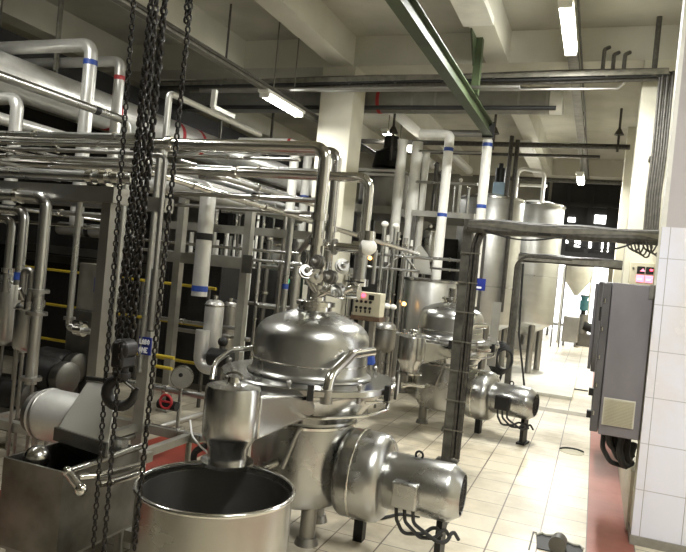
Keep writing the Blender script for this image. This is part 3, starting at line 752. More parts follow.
# ------------------------------------------------------------------ process pipe rack, left
def hook_path(x, y, d, yb, xl=-30):
    c = P(x, y, d); return [ext(c, 'X', x=xl), c, ext(c, 'Z', y=yb)]
pipe('thick polished pipe curving down into the top of the near separator', hook_path(326,148,4.2,286), .041, 'polish', fit=(('clamp',0,.62),('clamp',1,.5),('clamp',1,.68),('clamp',1,.97)), fr=1.8, n=16)
pipe('pipe elbow rising just behind the thick polished pipe', hook_path(338,152,4.5,292,180), .034, 'steel', fit=(('clamp',1,.93),('clamp',1,.55)), fr=2)
pipe('polished pipe bending down right of the big riser to a round valve', hook_path(370,178,4.4,242), .034, 'polish', fit=(('clamp',0,.72),('clamp',1,.9)), fr=2.2, n=14)
Hs = [ # label, first point, ends, radius, material, fittings
 ('topmost thin pipe of the left rack, under the big duct', (-10,133,5.2), 150, .020,'satin',(('clamp',0,.3),('clamp',0,.8))),
 ('rack pipe second from the top at the left edge', (-10,141,5.0), 142, .017,'steel',(('clamp',0,.45),('clamp',0,.74))),
 ('dark rack pipe third from the top at the left', (-10,148,5.4), 150, .017,'dullsteel',(('clamp',0,.45),)),
 ('rack pipe fourth from the top, with two couplings', (-10,155,5.1), 148, .016,'steel',(('clamp',0,.12),('clamp',0,.5))),
 ('rack pipe with a bright top crossing behind the hoist chains', (60,161,5.6), 318, .019,'satin',(('clamp',0,.4),('clamp',0,.8))),
 ('thin rack pipe just above the polished valve pipe', (130,154,6.0), 300, .016,'steel',(('clamp',0,.6),)),
 ('rack pipe running level with the yellow rail side to the column', (120,190,6.4), 318, .020,'steel',(('clamp',0,.55),)),
 ('low rack pipe under the slanting pipes, left of the separator riser', (150,203,6.8), 316, .019,'dullsteel',(('clamp',0,.4),)),
 ('thin low pipe behind the grey frame beam', (120,247,7.4), 318, .017,'satin',(('clamp',0,.8),)),
 ('thin pipe crossing just above the grey frame beam', (100,236,7.6), 300, .016,'steel',()),
 ('pipe behind the left risers at the top of the dark enclosure', (-10,207,6.6), 140, .023,'dullsteel',(('clamp',0,.5),)),
 ('second pipe behind the left risers, slightly higher', (-10,199,6.9), 140, .020,'dullsteel',()),
 ('small bore pipe over the dark enclosure, behind the posts', (-10,219,7.0), 130, .017,'steel',(('clamp',0,.7),)),
]
for lb, st, xe, r, m, ft in Hs: pipe(lb, path(st, ('X', xe)), r, m, fit=ft)
# pipes running along the hall (they converge towards the aisle end)
Ys = [
  ('slanting pipe fanning out at the far left of the rack, upper', (-10,146,4.8), 92, .016, 'steel', ()),
 ('slanting pipe fanning out at the far left of the rack, middle', (-10,160,4.9), 70, .016, 'satin', ()),
 ('slanting pipe fanning out at the far left of the rack, lower', (-10,166,5.3), 60, .017, 'steel', ()),
 ('slanting pipe starting beside the blue banded drop pipe', (30,150,5.8), 118, .016, 'satin', ()),
 ('insulated slanting pipe in the middle of the rack', (150,184,6.2), 300, .06, 'greyclad', ()),
 ('second insulated slanting pipe, dark below the first', (170,178,7.4), 296, .075, 'greyclad', (('black',0,.5),)),
 ('thin bright pipe slanting above the insulated rack pipes', (180,160,7.0), 300, .017, 'satin', ()),
 ('long thin pipe slanting down at the very left below the rack', (-10,205,5.6), 104, .016, 'steel', ()),
]
pipe('long slanting pipe passing behind the riser towards the raised tank lid', path((150,172,4.9),(418,254,8.6)), .027, 'polish', fit=(('clamp',0,.1),('clamp',0,.3)))
for lb, st, xe, r, m, ft in Ys: pipe(lb, path(st, ('Y', xe)), r, m, fit=ft)
pipe('bright slanting pipe that turns down beside the riser', path((200,176,5.0),('X',222),('Y',318),('Z',240)), .024, 'satin', fit=(('clamp',1,.3),))
pipe('small pipe crossing into the riser bend, with one coupling', path((170,192,5.6),('X',318)), .022, 'steel', fit=(('clamp',0,.62),))
pipe('white slanting pipe rising from the sign post and running to the horizontal pipe', path((148,330,4.9),('Z',93),('Y',260)), .024, 'clad', 'post_pipe', fr=1.5, fit=(('clamp',0,.5),))
pipe('small hooked pipe in front of the white slanting pipe', path((150,155,4.5),('X',166),('Z',330)), .017, 'dullsteel')
pipe('slim vertical pipe left of the thick chains', path((126,180,4.6),('Z',372)), .026, 'satin')
pipe('slim bright pipe rising through the chains beside the sign', path((160,150,4.7),('Z',372)), .022, 'satin')
pipe('insulated pipe elbow dropping to a blue band beside the frame', path((118,183,6.2),('X',209),('Z',296)), .070, 'clad', 'insulated_pipe', fr=1.4, n=18, fit=(('clamp',0,.55),('black',1,.45),('blue',1,.93)))
# heavy box beam with posts at the left
a = P(-30,187,4.7); b = ext(a, 'X', x=122)
o = thing('pipe_rack_frame', 'heavy dark steel rack frame standing at the left', 'frame', (b.x,b.y,0))
MB().beam(a, b, .16, .10).build('beam', 'dullsteel', o)
MB().beam(a+Vector((0,.5,.0)), b+Vector((0,.5,0)), .10, .10).build('beam', 'dullsteel', o)
p = ext(b, 'X', x=111)
MB().bb((p.x-.036,p.y-.036,0),(p.x+.036,p.y+.036,p.z-.05)).build('post', 'dullsteel', o)
p2 = ext(a, 'X', x=-25)
MB().bb((p2.x-.045,p2.y-.045,0),(p2.x+.045,p2.y+.045,p2.z-.05)).build('post', 'satin', o)
MB().tube([a+Vector((0,-.05,.11)), b+Vector((.12,-.05,.11))], .038, 14).build('top_pipe', 'satin', o)
for x in (92,106,118):
    q = ext(a+Vector((0,-.05,.11)), 'X', x=x); ring(o, 'clamp', q, (1,0,0), .056 if x == 106 else .048, .05, 'polish')
# left risers with valves
def riser(label, pts, r, m='satin', fit=(), **k): return pipe(label, pts, r, m, 'riser_pipe', fit=fit, **k)
riser('tall left riser with clamps running down to the white pump motor', path((-20,193,4.5),('X',47),('Z',384)), .038, 'satin', (('clamp',0,.6),('flange',1,.50),('flange',1,.62),('flange',1,.97)), fr=1.8)
riser('left riser with a blue band over the filter vessel', path((-20,207,4.5),('X',25),('Z',285)), .032, 'satin', (('blue',1,.88),), fr=2)
riser('leftmost riser elbow at the edge of the view', path((-20,217,4.6),('X',12),('Z',292)), .028, 'satin', (('clamp',1,.7),), fr=2)
riser('thin riser rail dropping right of the tall left riser', path((81,188,4.4),('Z',328),('X',92)), .022, 'satin', (('flange',0,.93),('valve',1,.5)), fr=1.5)
riser('short goose neck pipe on top of the filter vessel', path((22,300,4.35),('Z',270),('X',33),('Z',302)), .025, 'dullsteel', (), fr=2)
def vessel(label, x, y0, y1, d, r, m='satin', name='filter_vessel', cat='vessel', top='polish', legs=True, group=None):
    a = P(x,y1,d); b = ext(a,'Z',y=y0); h = b.z-a.z
    o = thing(name, label, cat, (a.x,a.y,0), group)
    MB().lathe(a, (0,0,1), [(0,0),(r*.55,.0),(r*.92,r*.3),(r,r*.55),(r,h-r*.5),(r*.9,h-r*.22),(r*.6,h),(0,h)], 24).build('body', m, o)
    MB().lathe(a, (0,0,1), [(r*1.0,h-r*.62),(r*1.1,h-r*.6),(r*1.1,h-r*.5),(r*1.0,h-r*.48)], 24, True).build('clamp_ring', top, o)
    MB().cyl(a+Vector((0,0,h-.01)), a+Vector((0,0,h+r*.5)), r*.3, n=14).build('nozzle', top, o)
    if legs and a.z > .1:
        for k in range(3):
            an = 2*PI*k/3+.5; p = a+Vector((math.cos(an)*r*.8, math.sin(an)*r*.8, 0)); MB().cyl((p.x,p.y,0), (p.x,p.y,a.z+r*.7), max(.012,r*.12), n=10).build('leg', 'dullsteel', o)
    return o
vessel('slim filter vessel under the blue banded riser at the left', 25, 302, 352, 4.5, .085)
vessel('pale filter vessel at the very left edge', 5, 275, 345, 5.2, .10)
q = P(31,302,4.35)
o = thing('butterfly_valve', 'polished valve joining the filter vessel and the tall left riser', 'valve', q)
MB().cyl(q+Vector((-.06,0,.0)), q+Vector((.10,.0,0)), .028).cyl(q+Vector((0,0,-.05)), q+Vector((0,0,.05)), .042).build('valve_body', 'polish', o)
MB().beam(q+Vector((0,-.06,.02)), q+Vector((.02,-.12,.09)), .014, .02).build('handle', 'steel', o)
q = P(9,330,4.6)
# enclosure with its unlit darkness put into a black colour, yellow guard rails
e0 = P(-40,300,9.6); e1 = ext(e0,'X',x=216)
o = thing('machine_enclosure', 'machine enclosure coloured black for its unlit dark, behind the yellow guard rails', 'machine', ((e0.x+e1.x)/2,e0.y+.6,0))
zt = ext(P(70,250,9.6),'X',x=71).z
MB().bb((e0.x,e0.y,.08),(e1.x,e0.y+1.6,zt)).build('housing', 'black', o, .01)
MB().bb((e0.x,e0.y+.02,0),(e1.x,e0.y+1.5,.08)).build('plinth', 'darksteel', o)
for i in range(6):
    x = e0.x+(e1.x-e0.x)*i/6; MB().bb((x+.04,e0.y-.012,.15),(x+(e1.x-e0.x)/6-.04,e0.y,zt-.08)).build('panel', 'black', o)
r0 = P(20,266,8.2); r1 = ext(r0,'X',x=216)
o = thing('guard_rail', 'yellow guard rails in front of the black enclosure', 'railing', ((r0.x+r1.x)/2,r0.y,0))
for dz in (0,-.42,-.84):
    MB().tube([r0+Vector((0,0,dz)), r1+Vector((0,0,dz))], .017, 10).build('rail', 'yellow', o)
for i in range(4):
    x = r0.x+(r1.x-r0.x)*(i+.08)/3.2; MB().cyl((x,r0.y+.03,0),(x,r0.y+.03,r0.z+.02), .022, n=10).build('post', 'darksteel', o)
o = MB().tube([P(60,228,8.6), ext(P(60,228,8.6),'X',x=130)], .085, 20).build('insulated_pipe', 'greyclad'); tag(o, 'grey insulated pipe lying above the black enclosure at the left', 'pipe')
q = ext(P(60,228,8.6),'X',x=90); ring(o, 'band', q, (1,0,0), .088, .07, 'black')
for i, (y, d) in enumerate(((246,8.8),(255,9.1))):
    a = P(20,y,d); tag(MB().beam(a, ext(a,'X',x=150), .10, .10).build('channel_beam', 'darksteel'), ('upper','lower')[i]+' of the two dark channel beams over the black enclosure', 'beam')
# grey control column with the blue label
a = P(94,310,6.0)
o = thing('control_column', 'grey box cabinet with a small blue label behind the rack post', 'cabinet', (a.x,a.y,0))
MB().bb((a.x-.10,a.y-.12,a.z),(a.x+.10,a.y+.12,a.z+.42)).build('upper_box', 'frame', o, .006)
MB().bb((a.x-.15,a.y-.16,.0),(a.x+.15,a.y+.14,a.z-.0)).build('lower_box', 'darksteel', o, .006)
q = PY(97,285,a.y-.125); MB().bb((q.x-.03,q.y-.004,q.z-.065),(q.x+.03,q.y+.006,q.z+.065)).build('label_plate', 'bluesign', o)
MB().bb((q.x-.015,q.y-.008,q.z-.045),(q.x+.02,q.y-.003,q.z-.02)).build('label_mark', 'dullsteel', o)
# sign post
q = PZ(143,400,.0); a = P(148,345,4.75)
o = thing('sign_post', 'steel post carrying a blue sign with white letters', 'post', (a.x,a.y,0))
MB().bb((a.x-.045,a.y-.04,0),(a.x+.045,a.y+.04,a.z+.10)).build('post', 'frame', o)
MB().bb((a.x-.07,a.y-.06,0),(a.x+.07,a.y+.06,.02)).build('foot_plate', 'frame', o)
MB().bb((a.x-.03,a.y-.03,a.z+.10),(a.x+.035,a.y+.03,1.55)).build('upper_post', 'darksteel', o)
sg = MB().box((a.x+.015,a.y-.052,a.z+.0), (.105,.012,.125)).build('sign', 'bluesign', o)
GL = {'L':['1..','1..','1..','1..','111'],'A':['.1.','1.1','111','1.1','1.1'],'B':['11.','1.1','11.','1.1','11.'],'O':['.1.','1.1','1.1','1.1','.1.'],'N':['1..1','11.1','1.11','1..1','1..1'],'E':['111','1..','11.','1..','111']}
def letters(word, o3, px, parent, m):
    x = o3.x
    mb = MB()
    for ch in word:
        g = GL[ch]
        for r_, row in enumerate(g):
            for c_, v in enumerate(row):
                if v == '1': mb.bb((x+c_*px, o3.y, o3.z-r_*px*1.25), (x+(c_+1)*px, o3.y+.004, o3.z-(r_+1)*px*1.25))
        x += (len(g[0])+.7)*px
    return relabel(mb.build('lettering', m, parent), 'white letters '+word)
letters('LABO', Vector((a.x-.030,a.y-.062,a.z+.048)), .0060, sg, 'signwhite')
letters('ONE', Vector((a.x-.030,a.y-.062,a.z-.010)), .0064, sg, 'signwhite')
MB().bb((a.x-.036,a.y-.0605,a.z+.003),(a.x+.066,a.y-.058,a.z+.006)).build('stripe', 'black', sg)
q = P(157,272,5.2)
o = thing('indicator_lamp', 'small green indicator lamp on a bracket beside the chains', 'lamp', q)
MB().cyl(q+Vector((0,-.02,0)), q+Vector((0,.03,0)), .022).build('bezel', 'steel', o); MB().cyl(q+Vector((0,-.026,0)), q+Vector((0,-.018,0)), .014).build('lens', 'greenled', o)
MB().tube([q+Vector((0,.02,0)), Vector((q.x,q.y+.02,.9)), Vector((q.x,q.y+.02,0))], .014, 8).build('stem', 'satin', o)
# pipe frame with grey beam
fa = P(166,256,7.0); fb = ext(fa,'X',x=250)
o = thing('goalpost_frame', 'grey two-legged steel frame behind the chains, left of the near separator', 'frame', (fa.x,fa.y,0))
MB().beam(fa, fb, .07, .11).build('beam', 'frame', o)
for x, top in ((179,183),(246,200)):
    p = ext(fa,'X',x=x); tp = ext(p,'Z',y=top)
    MB().bb((p.x-.04,p.y-.04,0),(p.x+.04,p.y+.04,tp.z)).build('post', 'frame', o)
    MB().bb((p.x-.07,p.y-.07,0),(p.x+.07,p.y+.07,.02)).build('foot_plate', 'frame', o)
q = ext(fa,'X',x=249); MB().bb((q.x-.05,q.y-.055,q.z-.09),(q.x+.06,q.y-.04,q.z+.09)).build('bolt_plate', 'darksteel', o)
a = P(160,224,7.6); tag(MB().beam(a, ext(a,'X',x=322), .10, .085).build('rack_beam', 'frame'), 'long grey rack beam above the frame, reaching the separator riser', 'beam')
tag(MB().cyl((ext(a,'X',x=300).x,a.y,0),(ext(a,'X',x=300).x,a.y,a.z-.07), .04).build('rack_post', 'frame'), 'slim grey post under the right end of the long rack beam', 'post')
tag(MB().cyl((ext(a,'X',x=166).x,a.y,0),(ext(a,'X',x=166).x,a.y,a.z-.07), .04).build('rack_post', 'frame'), 'slim grey post under the left end of the long rack beam', 'post')
# vessels between the frame posts
vessel('bright vertical vessel below the blue banded insulated pipe', 210, 300, 358, 6.6, .095, 'clad', legs=False).name = 'filter_vessel'
pipe('short bright elbow at the foot of the bright vertical vessel', path((203,330,6.5),('Z',366),('X',218)), .07, 'clad', 'elbow_pipe', fr=1.4, n=16)
vessel('dull vessel right behind the bright vertical vessel', 226, 302, 350, 7.2, .085, 'dullsteel')
vessel('narrow pale vessel left of the grey frame leg', 236, 300, 345, 7.6, .05, 'satin')
q = P(222,352,6.4)
o = thing('pump', 'small black pump left of the frame foot', 'pump', (q.x,q.y,0))
MB().cyl(q+Vector((-.12,0,-.06)), q+Vector((.10,0,-.06)), .09).build('motor', 'black', o); MB().cyl((q.x,q.y,0),(q.x,q.y,q.z+.1), .03).build('riser', 'darksteel', o)
MB().sphere(q+Vector((0,0,.1)), .05, 12).build('valve', 'black', o)
# bank of tubes
for i in range(15):
    x = 186+i*4.3 + (i%3)*.6; d = 8.6+(i%2)*.25
    a = P(x,300,d); t_ = ext(a,'Z',y=232+(i%4)*4)
    tag(MB().cyl((a.x,a.y,0), t_, .020 if i % 3 else .028, n=10).build('membrane_tube', 'satin' if i % 2 else 'white'), 'pale vertical tube in the bank behind the grey frame', 'tube', 'tube bank behind the grey frame')
for i in range(9):
    x = 236+i*6; d = 10.2
    a = P(x,320,d); t_ = ext(a,'Z',y=282+(i*7%5))
    o = thing('sample_pipe', 'dark pipe stub with a green lit cap, left of the separator riser' , 'pipe', (a.x,a.y,0), 'green capped pipes')
    MB().cyl((a.x,a.y,0), t_, .022, n=8).build('stem', 'darksteel', o)
    MB().cyl(t_, t_+Vector((0,0,.06)), .03, n=10).build('cap', 'greenled', o)
vessel('tall dark vessel above the green capped pipes', 272, 236, 284, 11., .28, 'dullsteel')
pipe('bright pipe loop with a square bottom corner left of the near hood', path((262,232,7.4),('Z',305),('X',284)), .022, 'satin')
pipe('vertical pipe beside the riser with a blue clamp', path((292,215,6.6),('Z',330)), .03, 'satin', fit=(('blue',0,.62),))
pipe('second vertical pipe close to the column, dark', path((286,215,7.0),('Z',332)), .02, 'dullsteel')
pipe('white pipe with a red band dropping left of the column', path((240,142,9.8),('X',296),('Z',330)), .068, 'white', 'drop_pipe', fr=1.4, n=16, fit=(('red',0,.9),))
pipe('white vertical pipe with a blue mark close to the column', path((309,146,9.8),('Z',335)), .066, 'white', 'drop_pipe', fit=(('blue',0,.27),))
# gauge, red valve, piping near the floor behind the cyclone
q = P(182,377,5.0)
o = thing('pressure_gauge', 'round gauge with a pale face on a thin stem', 'gauge', q)
ax = Vector((.50,-.85,0)).normalized()
MB().cyl(q-ax*.03, q+ax*.03, .085, n=28).build('case', 'steel', o)
MB().cyl(q+ax*.03, q+ax*.034, .076, n=28).build('face', 'frame', o)
MB().cyl(q+ax*.036+Vector((-.01,0,.02)), q+ax*.04+Vector((-.01,0,.02)), .016, n=12).build('hub', 'black', o)
MB().cyl(q+Vector((0,0,-.08)), Vector((q.x,q.y,.36)), .015, n=10).build('stem', 'satin', o)
q = P(168,405,4.9)
o = thing('gate_valve', 'dark valve with a red hand wheel on the floor pipe', 'valve', q)
MB().cyl(q+Vector((-.08,0,0)), q+Vector((.08,0,0)), .035).cyl(q, q+Vector((0,0,.07)), .02).build('valve_body', 'black', o)
MB().tube([q+Vector((math.cos(2*PI*i/18)*.05,-.03,.03+math.sin(2*PI*i/18)*.05)) for i in range(18)], .010, 8, closed=True).beam(q+Vector((-.05,-.03,.03)), q+Vector((.05,-.03,.03)), .012, .012).build('hand_wheel', 'red', o)
pipe('low pipe run at knee height behind the cyclone, through the red valve', path((108,418,4.9),('X',228)), .028, 'satin', fit=(('flange',0,.35),('flange',0,.62)))
pipe('upper low pipe between the sign post and the black pump', path((128,382,5.2),('X',206)), .024, 'satin', fit=(('clamp',0,.5),))
pipe('third low pipe slanting to the floor drain behind the cyclone', path((120,440,4.6),('Y',205)), .024, 'dullsteel')
pipe('short yellow pipe, upper of two, between sign post and gauge', path((155,355,6.0),('X',174)), .016, 'yellow')
pipe('short yellow pipe, lower of two, between sign post and gauge', path((155,366,6.0),('X',172)), .016, 'yellow')
q = P(206,416,3.95)
o = thing('pump', 'black pump with a loose cable behind the cyclone', 'pump', (q.x,q.y,0))
MB().cyl((q.x-.11,q.y,.20),(q.x+.13,q.y,.20), .11, n=20).build('motor', 'black', o); MB().bb((q.x-.14,q.y-.1,0),(q.x+.14,q.y+.1,.10)).build('base', 'black', o)
MB().tube(fillet([(q.x-.05,q.y,.28),(q.x-.06,q.y,.5),(q.x+.05,q.y,.58),(q.x+.1,q.y,.46)],.05), .02, 8).build('hose', 'rubber', o); MB().cyl((q.x,q.y,.28),(q.x,q.y,.44), .06).build('head', 'black', o)
pts = [P(190,420,3.8),P(192,436,3.75),P(201,447,3.7),P(214,458,3.6)]
tag(MB().tube(fillet(pts,.1), .006, 6).build('thin_cable', 'signwhite'), 'thin white cable looping past the black pump', 'cable')
pipe('bright curved pipe from behind the cyclone to the separator hood', path((212,379,3.75),(215,362,3.8),(232,350,3.95),(252,348,4.05)), .016, 'polish', fr=6)
# skid frame at floor level
o = thing('skid_frame', 'low steel skid frame on the floor behind the white pump motor', 'frame', P(30,425,4.6))
a = P(-20,418,4.6); b = ext(a,'X',x=150)
for dy in (0,.55): MB().beam(a+Vector((0,dy,0)), b+Vector((0,dy,0)), .06, .06).build('rail', 'frame', o)
for i in range(4):
    p = a.lerp(b, (i+.2)/3.4)
    MB().beam(p, p+Vector((0,.55,0)), .05, .05).build('cross_member', 'frame', o)
    MB().cyl((p.x,p.y,0),(p.x,p.y,p.z), .02).build('leg', 'frame', o); MB().cyl((p.x,p.y+.55,0),(p.x,p.y+.55,p.z), .02).build('leg', 'frame', o)
for i, (x, y) in enumerate(((10,392),(44,374),(0,372))):
    q = P(x,y,5.3)
    o = thing('pump', ('black pump on the skid at the left edge','black pump on the skid behind the white motor','dark pump further back at the left edge')[i], 'pump', (q.x,q.y+.6*(i==2),.3))
    q.y += .6*(i == 2)
    MB().lathe(q+Vector((-.2,0,0)), (1,0,0), [(0,0),(.10,0),(.14,.04),(.14,.28),(.12,.34),(.06,.36),(0,.36)], 22).build('motor', 'black', o)
    MB().lathe(q+Vector((.16,0,0)), (1,0,0), [(0,0),(.12,0),(.13,.03),(.13,.09),(.08,.12),(0,.12)], 22).build('volute', 'darksteel', o)
    MB().bb((q.x-.16,q.y-.1,.16),(q.x+.2,q.y+.1,q.z-.1)).build('base', 'darksteel', o)
# ------------------------------------------------------------------ fittings on top of the near separator
T = C1+Vector((0,0,ZF+.50))
q = P(321,283,4.2)
o = thing('valve_cluster', 'polished clamp and valve cluster on top of the near separator', 'valve', q)
for x, y, r, n in ((322,283,.045,'riser'),(322,268,.052,'collar')):
    p = P(x,y,4.2); MB().cyl(p+Vector((0,0,-.03)), p+Vector((0,0,.04)), r).build(n, 'polish', o)
for i,(x, y, x2, y2, r) in enumerate(((304,272,316,292,.022),(334,296,352,288,.018),(318,290,345,297,.02),(312,300,330,290,.02))):
    MB().cyl(P(x,y,4.15), P(x2,y2,4.15), r, n=12).build('branch_pipe', 'polish', o)
for i,(x,y) in enumerate(((306,272),(316,276),(331,277),(342,266),(318,262),(338,290))):
    p = P(x,y,4.12); v = Vector((random.uniform(-.5,.5),-.6,random.uniform(-.4,.6))).normalized()
    MB().cyl(p-v*.03, p+v*.03, .036, n=18).cyl(p-v*.012, p+v*.012, .046, n=18).sphere(p+v*.04, .018, 8).build('clamp', 'satin' if i % 2 else 'dullsteel', o)
    MB().beam(p, p+Vector((.05,-.03,.03)), .01, .014).build('handle', 'dullsteel', o)
q = P(309,258,4.4)
o = thing('pressure_gauge', 'dark backed round gauge left of the separator riser', 'gauge', q)
MB().cyl(q+Vector((-.02,-.03,0)), q+Vector((.02,.03,0)), .052, n=24).build('case', 'dullsteel', o); MB().cyl(q+Vector((-.021,-.032,0)), q+Vector((-.024,-.036,0)), .044, n=24).build('face', 'steel', o)
MB().cyl(q, q+Vector((-.06,.02,-.12)), .012, n=8).build('stem', 'steel', o)
pipe('inclined pipe brace joining the riser near the dark gauge', path((300,252,4.5),(316,232,4.3)), .022, 'dullsteel')
o = pipe('horizontal branch pipe joining the near riser and the round valve', path((326,246,4.25),('X',366)), .030, 'polish', fit=(('flange',0,.22),('flange',0,.92)))
q = P(368,247,4.15)
o = thing('float_valve', 'round white-topped valve at the foot of the bent pipe', 'valve', q)
MB().sphere(q, .058, 18, (1,1,.9)).build('valve_head', 'white', o); MB().cyl(q+Vector((0,0,.04)), q+Vector((0,0,.10)), .04).build('neck', 'polish', o); MB().cyl(q+Vector((-.10,0,.0)), q+Vector((-.03,0,0)), .03).build('side_port', 'polish', o)
q = P(370,258,4.5); o = thing('amber_light', 'small amber light under the round valve', 'lamp', q); MB().sphere(q, .014, 10).build('lens', 'amber', o); MB().cyl(q+Vector((0,.005,.01)), q+Vector((0,.01,.06)), .016).build('holder', 'darksteel', o)
pipe('sight glass tube dropping from the round valve to the separator', path((362,250,4.4),('Z',284)), .045, 'satin', 'sight_tube', fit=(('clamp',0,.05),('clamp',0,.95)))
pipe('thin pipe running beside the sight tube', path((376,250,4.45),('Z',284)), .014, 'satin')
pipe('low polished pipe from the sight tube to the top of the separator', path((357,284,4.35),('Z',292),('X',330)), .026, 'polish', fit=(('valve',1,.1),('clamp',1,.6)))
# ------------------------------------------------------------------ control panel
pa = PY(350,287,7.6); a = P(350,289,7.6); b = P(384,318,7.6); yq = a.y
a = PY(355,291,yq); b = PY(379,318,yq)
o = thing('control_panel', 'cream control panel with red lights and two rows of buttons', 'control panel', ((a.x+b.x)/2,yq,0))
x0, x1, z1, z0 = a.x, b.x, a.z, b.z
MB().bb((x0,yq,z0),(x1,yq+.18,z1)).build('case', 'panel', o, .008)
MB().bb((x0-.02,yq-.01,z0-.05),(x1+.01,yq+.2,z0)).build('ledge', 'brown', o)
MB().bb((x0+.06,yq+.03,.0),(x0+.12,yq+.1,z0)).bb((x1-.12,yq+.03,.0),(x1-.06,yq+.1,z0)).build('stand', 'frame', o)
wd, ht = x1-x0, z1-z0
for i in range(2): MB().cyl((x0+wd*(.14+.2*i),yq-.01,z1-ht*.14),(x0+wd*(.14+.2*i),yq+.01,z1-ht*.14), .024, n=12).build('red_lamp', 'led', o)
MB().bb((x0+wd*.55,yq-.008,z1-ht*.30),(x0+wd*.75,yq+.01,z1-ht*.10)).build('display', 'black', o)
for r_ in range(2):
    for c_ in range(4): MB().cyl((x0+wd*(.12+.17*c_),yq-.016,z1-ht*(.40+.26*r_)),(x0+wd*(.12+.17*c_),yq+.01,z1-ht*(.40+.26*r_)), .017, n=10).build('button', 'black', o)
for c_ in range(4): MB().bb((x0+wd*(.10+.17*c_),yq-.012,z1-ht*.86),(x0+wd*(.15+.17*c_),yq+.01,z1-ht*.74)).build('switch', 'black', o)

# ------------------------------------------------------------------ tanks
def tank(label, xc, y_top, y_bot, d, r, m='tanksteel', legs=3, cone=.25, lid=True, rings=(.33,.66), name='process_tank', group=None):
    a = P(xc,y_bot,d); b = ext(a,'Z',y=y_top); h = b.z-a.z
    o = thing(name, label, 'tank', (a.x,a.y,0), group)
    MB().lathe(a, (0,0,1), [(0,-cone),(r*.12,-cone),(r*.97,0),(r,.03),(r,h-.03),(r*.97,h)]+([(r*.5,h+.08),(0,h+.10)] if lid else [(r*.97,h-.3),(0,h-.3)]), 48).build('shell', m, o)
    for k in rings: MB().lathe(a, (0,0,1), [(r,h*k-.012),(r+.006,h*k-.008),(r+.006,h*k+.008),(r,h*k+.012)], 48, True).build('weld_ring', 'satin', o)
    MB().lathe(a, (0,0,1), [(r*.98,h-.03),(r+.02,h-.02),(r+.02,h+.01),(r*.98,h+.02)], 48, True).build('rim', 'steel', o)
    for k in range(legs):
        an = 2*PI*k/legs+.9; p = a+Vector((math.cos(an)*r*.8, math.sin(an)*r*.8, 0))
        MB().cyl((p.x,p.y,.02),(p.x,p.y,a.z+.03), .06, n=14).cyl((p.x,p.y,0),(p.x,p.y,.02), .09, n=14).build('leg', 'dullsteel', o)
    MB().cyl(a+Vector((0,0,-cone-.18)), a+Vector((0,0,-cone+.02)), .07).build('outlet', 'dullsteel', o)
    return o, a, b
tA, a, b = tank('tall pale tank with an agitator motor, behind the far separator', 480, 200, 322, 11.2, .54, rings=(.30,))
mo = P(500,190,11.0)
o = thing('agitator_motor', 'dark agitator motor with a pale blue cover on the tall tank', 'motor', (mo.x,mo.y,b.z))
MB().bb((mo.x-.11,mo.y-.10,b.z-.05),(mo.x+.11,mo.y+.10,mo.z+.12)).build('gearbox', 'bluebox', o, .02)
MB().cyl((mo.x-.02,mo.y,mo.z+.12),(mo.x-.02,mo.y,mo.z+.36), .085).cyl((mo.x-.02,mo.y,mo.z+.36),(mo.x-.02,mo.y,mo.z+.44), .04).build('motor', 'black', o)
tB, a2, b2 = tank('broad white tank with a hoop handrail on top', 526, 206, 322, 12.6, .50, 'tanksteel', rings=(.4,))
o = thing('hoop_handrail', 'white hoop handrail on top of the broad tank', 'handrail', b2)
for x0_, x1_, y0_, d in ((518,545,170,12.3),(520,547,187,12.3)):
    p = P(x0_,y0_-2,d); p1 = ext(p,'X',x=x1_)
    pts = [Vector((p.x,p.y,b2.z)), p, p1+Vector((0,0,-.06)), Vector((p1.x,p1.y,b2.z))]
    if y0_ == 170: MB().tube(fillet(pts,.12), .036, 10).build('hoop', 'white', o)
    else: MB().tube([p,p1], .028, 8).build('mid_rail', 'white', o)
pl = struct('platform_slab', MB().bb((a.x-.4,a.y-.7,0),(a2.x+1.0,a2.y+.6,.05)), 'plinth'); pl.name = 'trim_70'
tC, a3, b3 = tank('low open tank with its lid raised, left of the far separator', 424, 280, 352, 9.2, .36, 'tanksteel', cone=.12, lid=False, rings=())
q = PY(414,276,b3.y); pts = [P(413,273,9.0), P(415,249,9.0), P(420,245,9.05), P(427,255,9.1), P(431,275,9.15)]
tag(MB().prism(pts, (.01,.04,0)).build('tank_lid', 'tanksteel', None, .008), 'raised steel lid standing on the low open tank', 'lid')
# platform with posts in front of the tanks
pa = P(412,212,9.6); pb = ext(pa,'X',x=474)
o = thing('mezzanine_platform', 'steel service platform left of the tall tank', 'platform', ((pa.x+pb.x)/2,pa.y,0))
MB().bb((pa.x,pa.y,pa.z-.05),(pb.x,pa.y+1.4,pa.z+.03)).build('deck', 'frame', o)
for x in (pa.x+.04,pb.x-.04):
    for dy in (.04,1.3): MB().bb((x-.03,pa.y+dy-.03,0),(x+.03,pa.y+dy+.03,pa.z-.05)).build('post', 'darksteel', o)
for dz in (.45,.9): MB().tube([(pa.x,pa.y+.05,pa.z+dz),(pb.x,pa.y+.05,pa.z+dz)], .02, 8).build('rail', 'satin', o)
pa = P(340,207,10.4); pb = ext(pa,'X',x=396)
o = thing('mezzanine_platform', 'steel gallery carrying dark pots right behind the middle column', 'platform', ((pa.x+pb.x)/2,pa.y,0))
MB().bb((pa.x,pa.y,pa.z-.06),(pb.x,pa.y+1.6,pa.z+.06)).build('deck', 'frame', o)
for x in (pa.x+.05,pb.x-.05):
    for dy in (.05,1.5): MB().bb((x-.04,pa.y+dy-.04,0),(x+.04,pa.y+dy+.04,pa.z-.06)).build('post', 'darksteel', o)
for dz in (.55,.62): MB().tube([(pa.x,pa.y+.05+dz*.1,pa.z+dz),(pb.x,pa.y+.05+dz*.1,pa.z+dz)], .022, 8).build('rail', 'white', o)
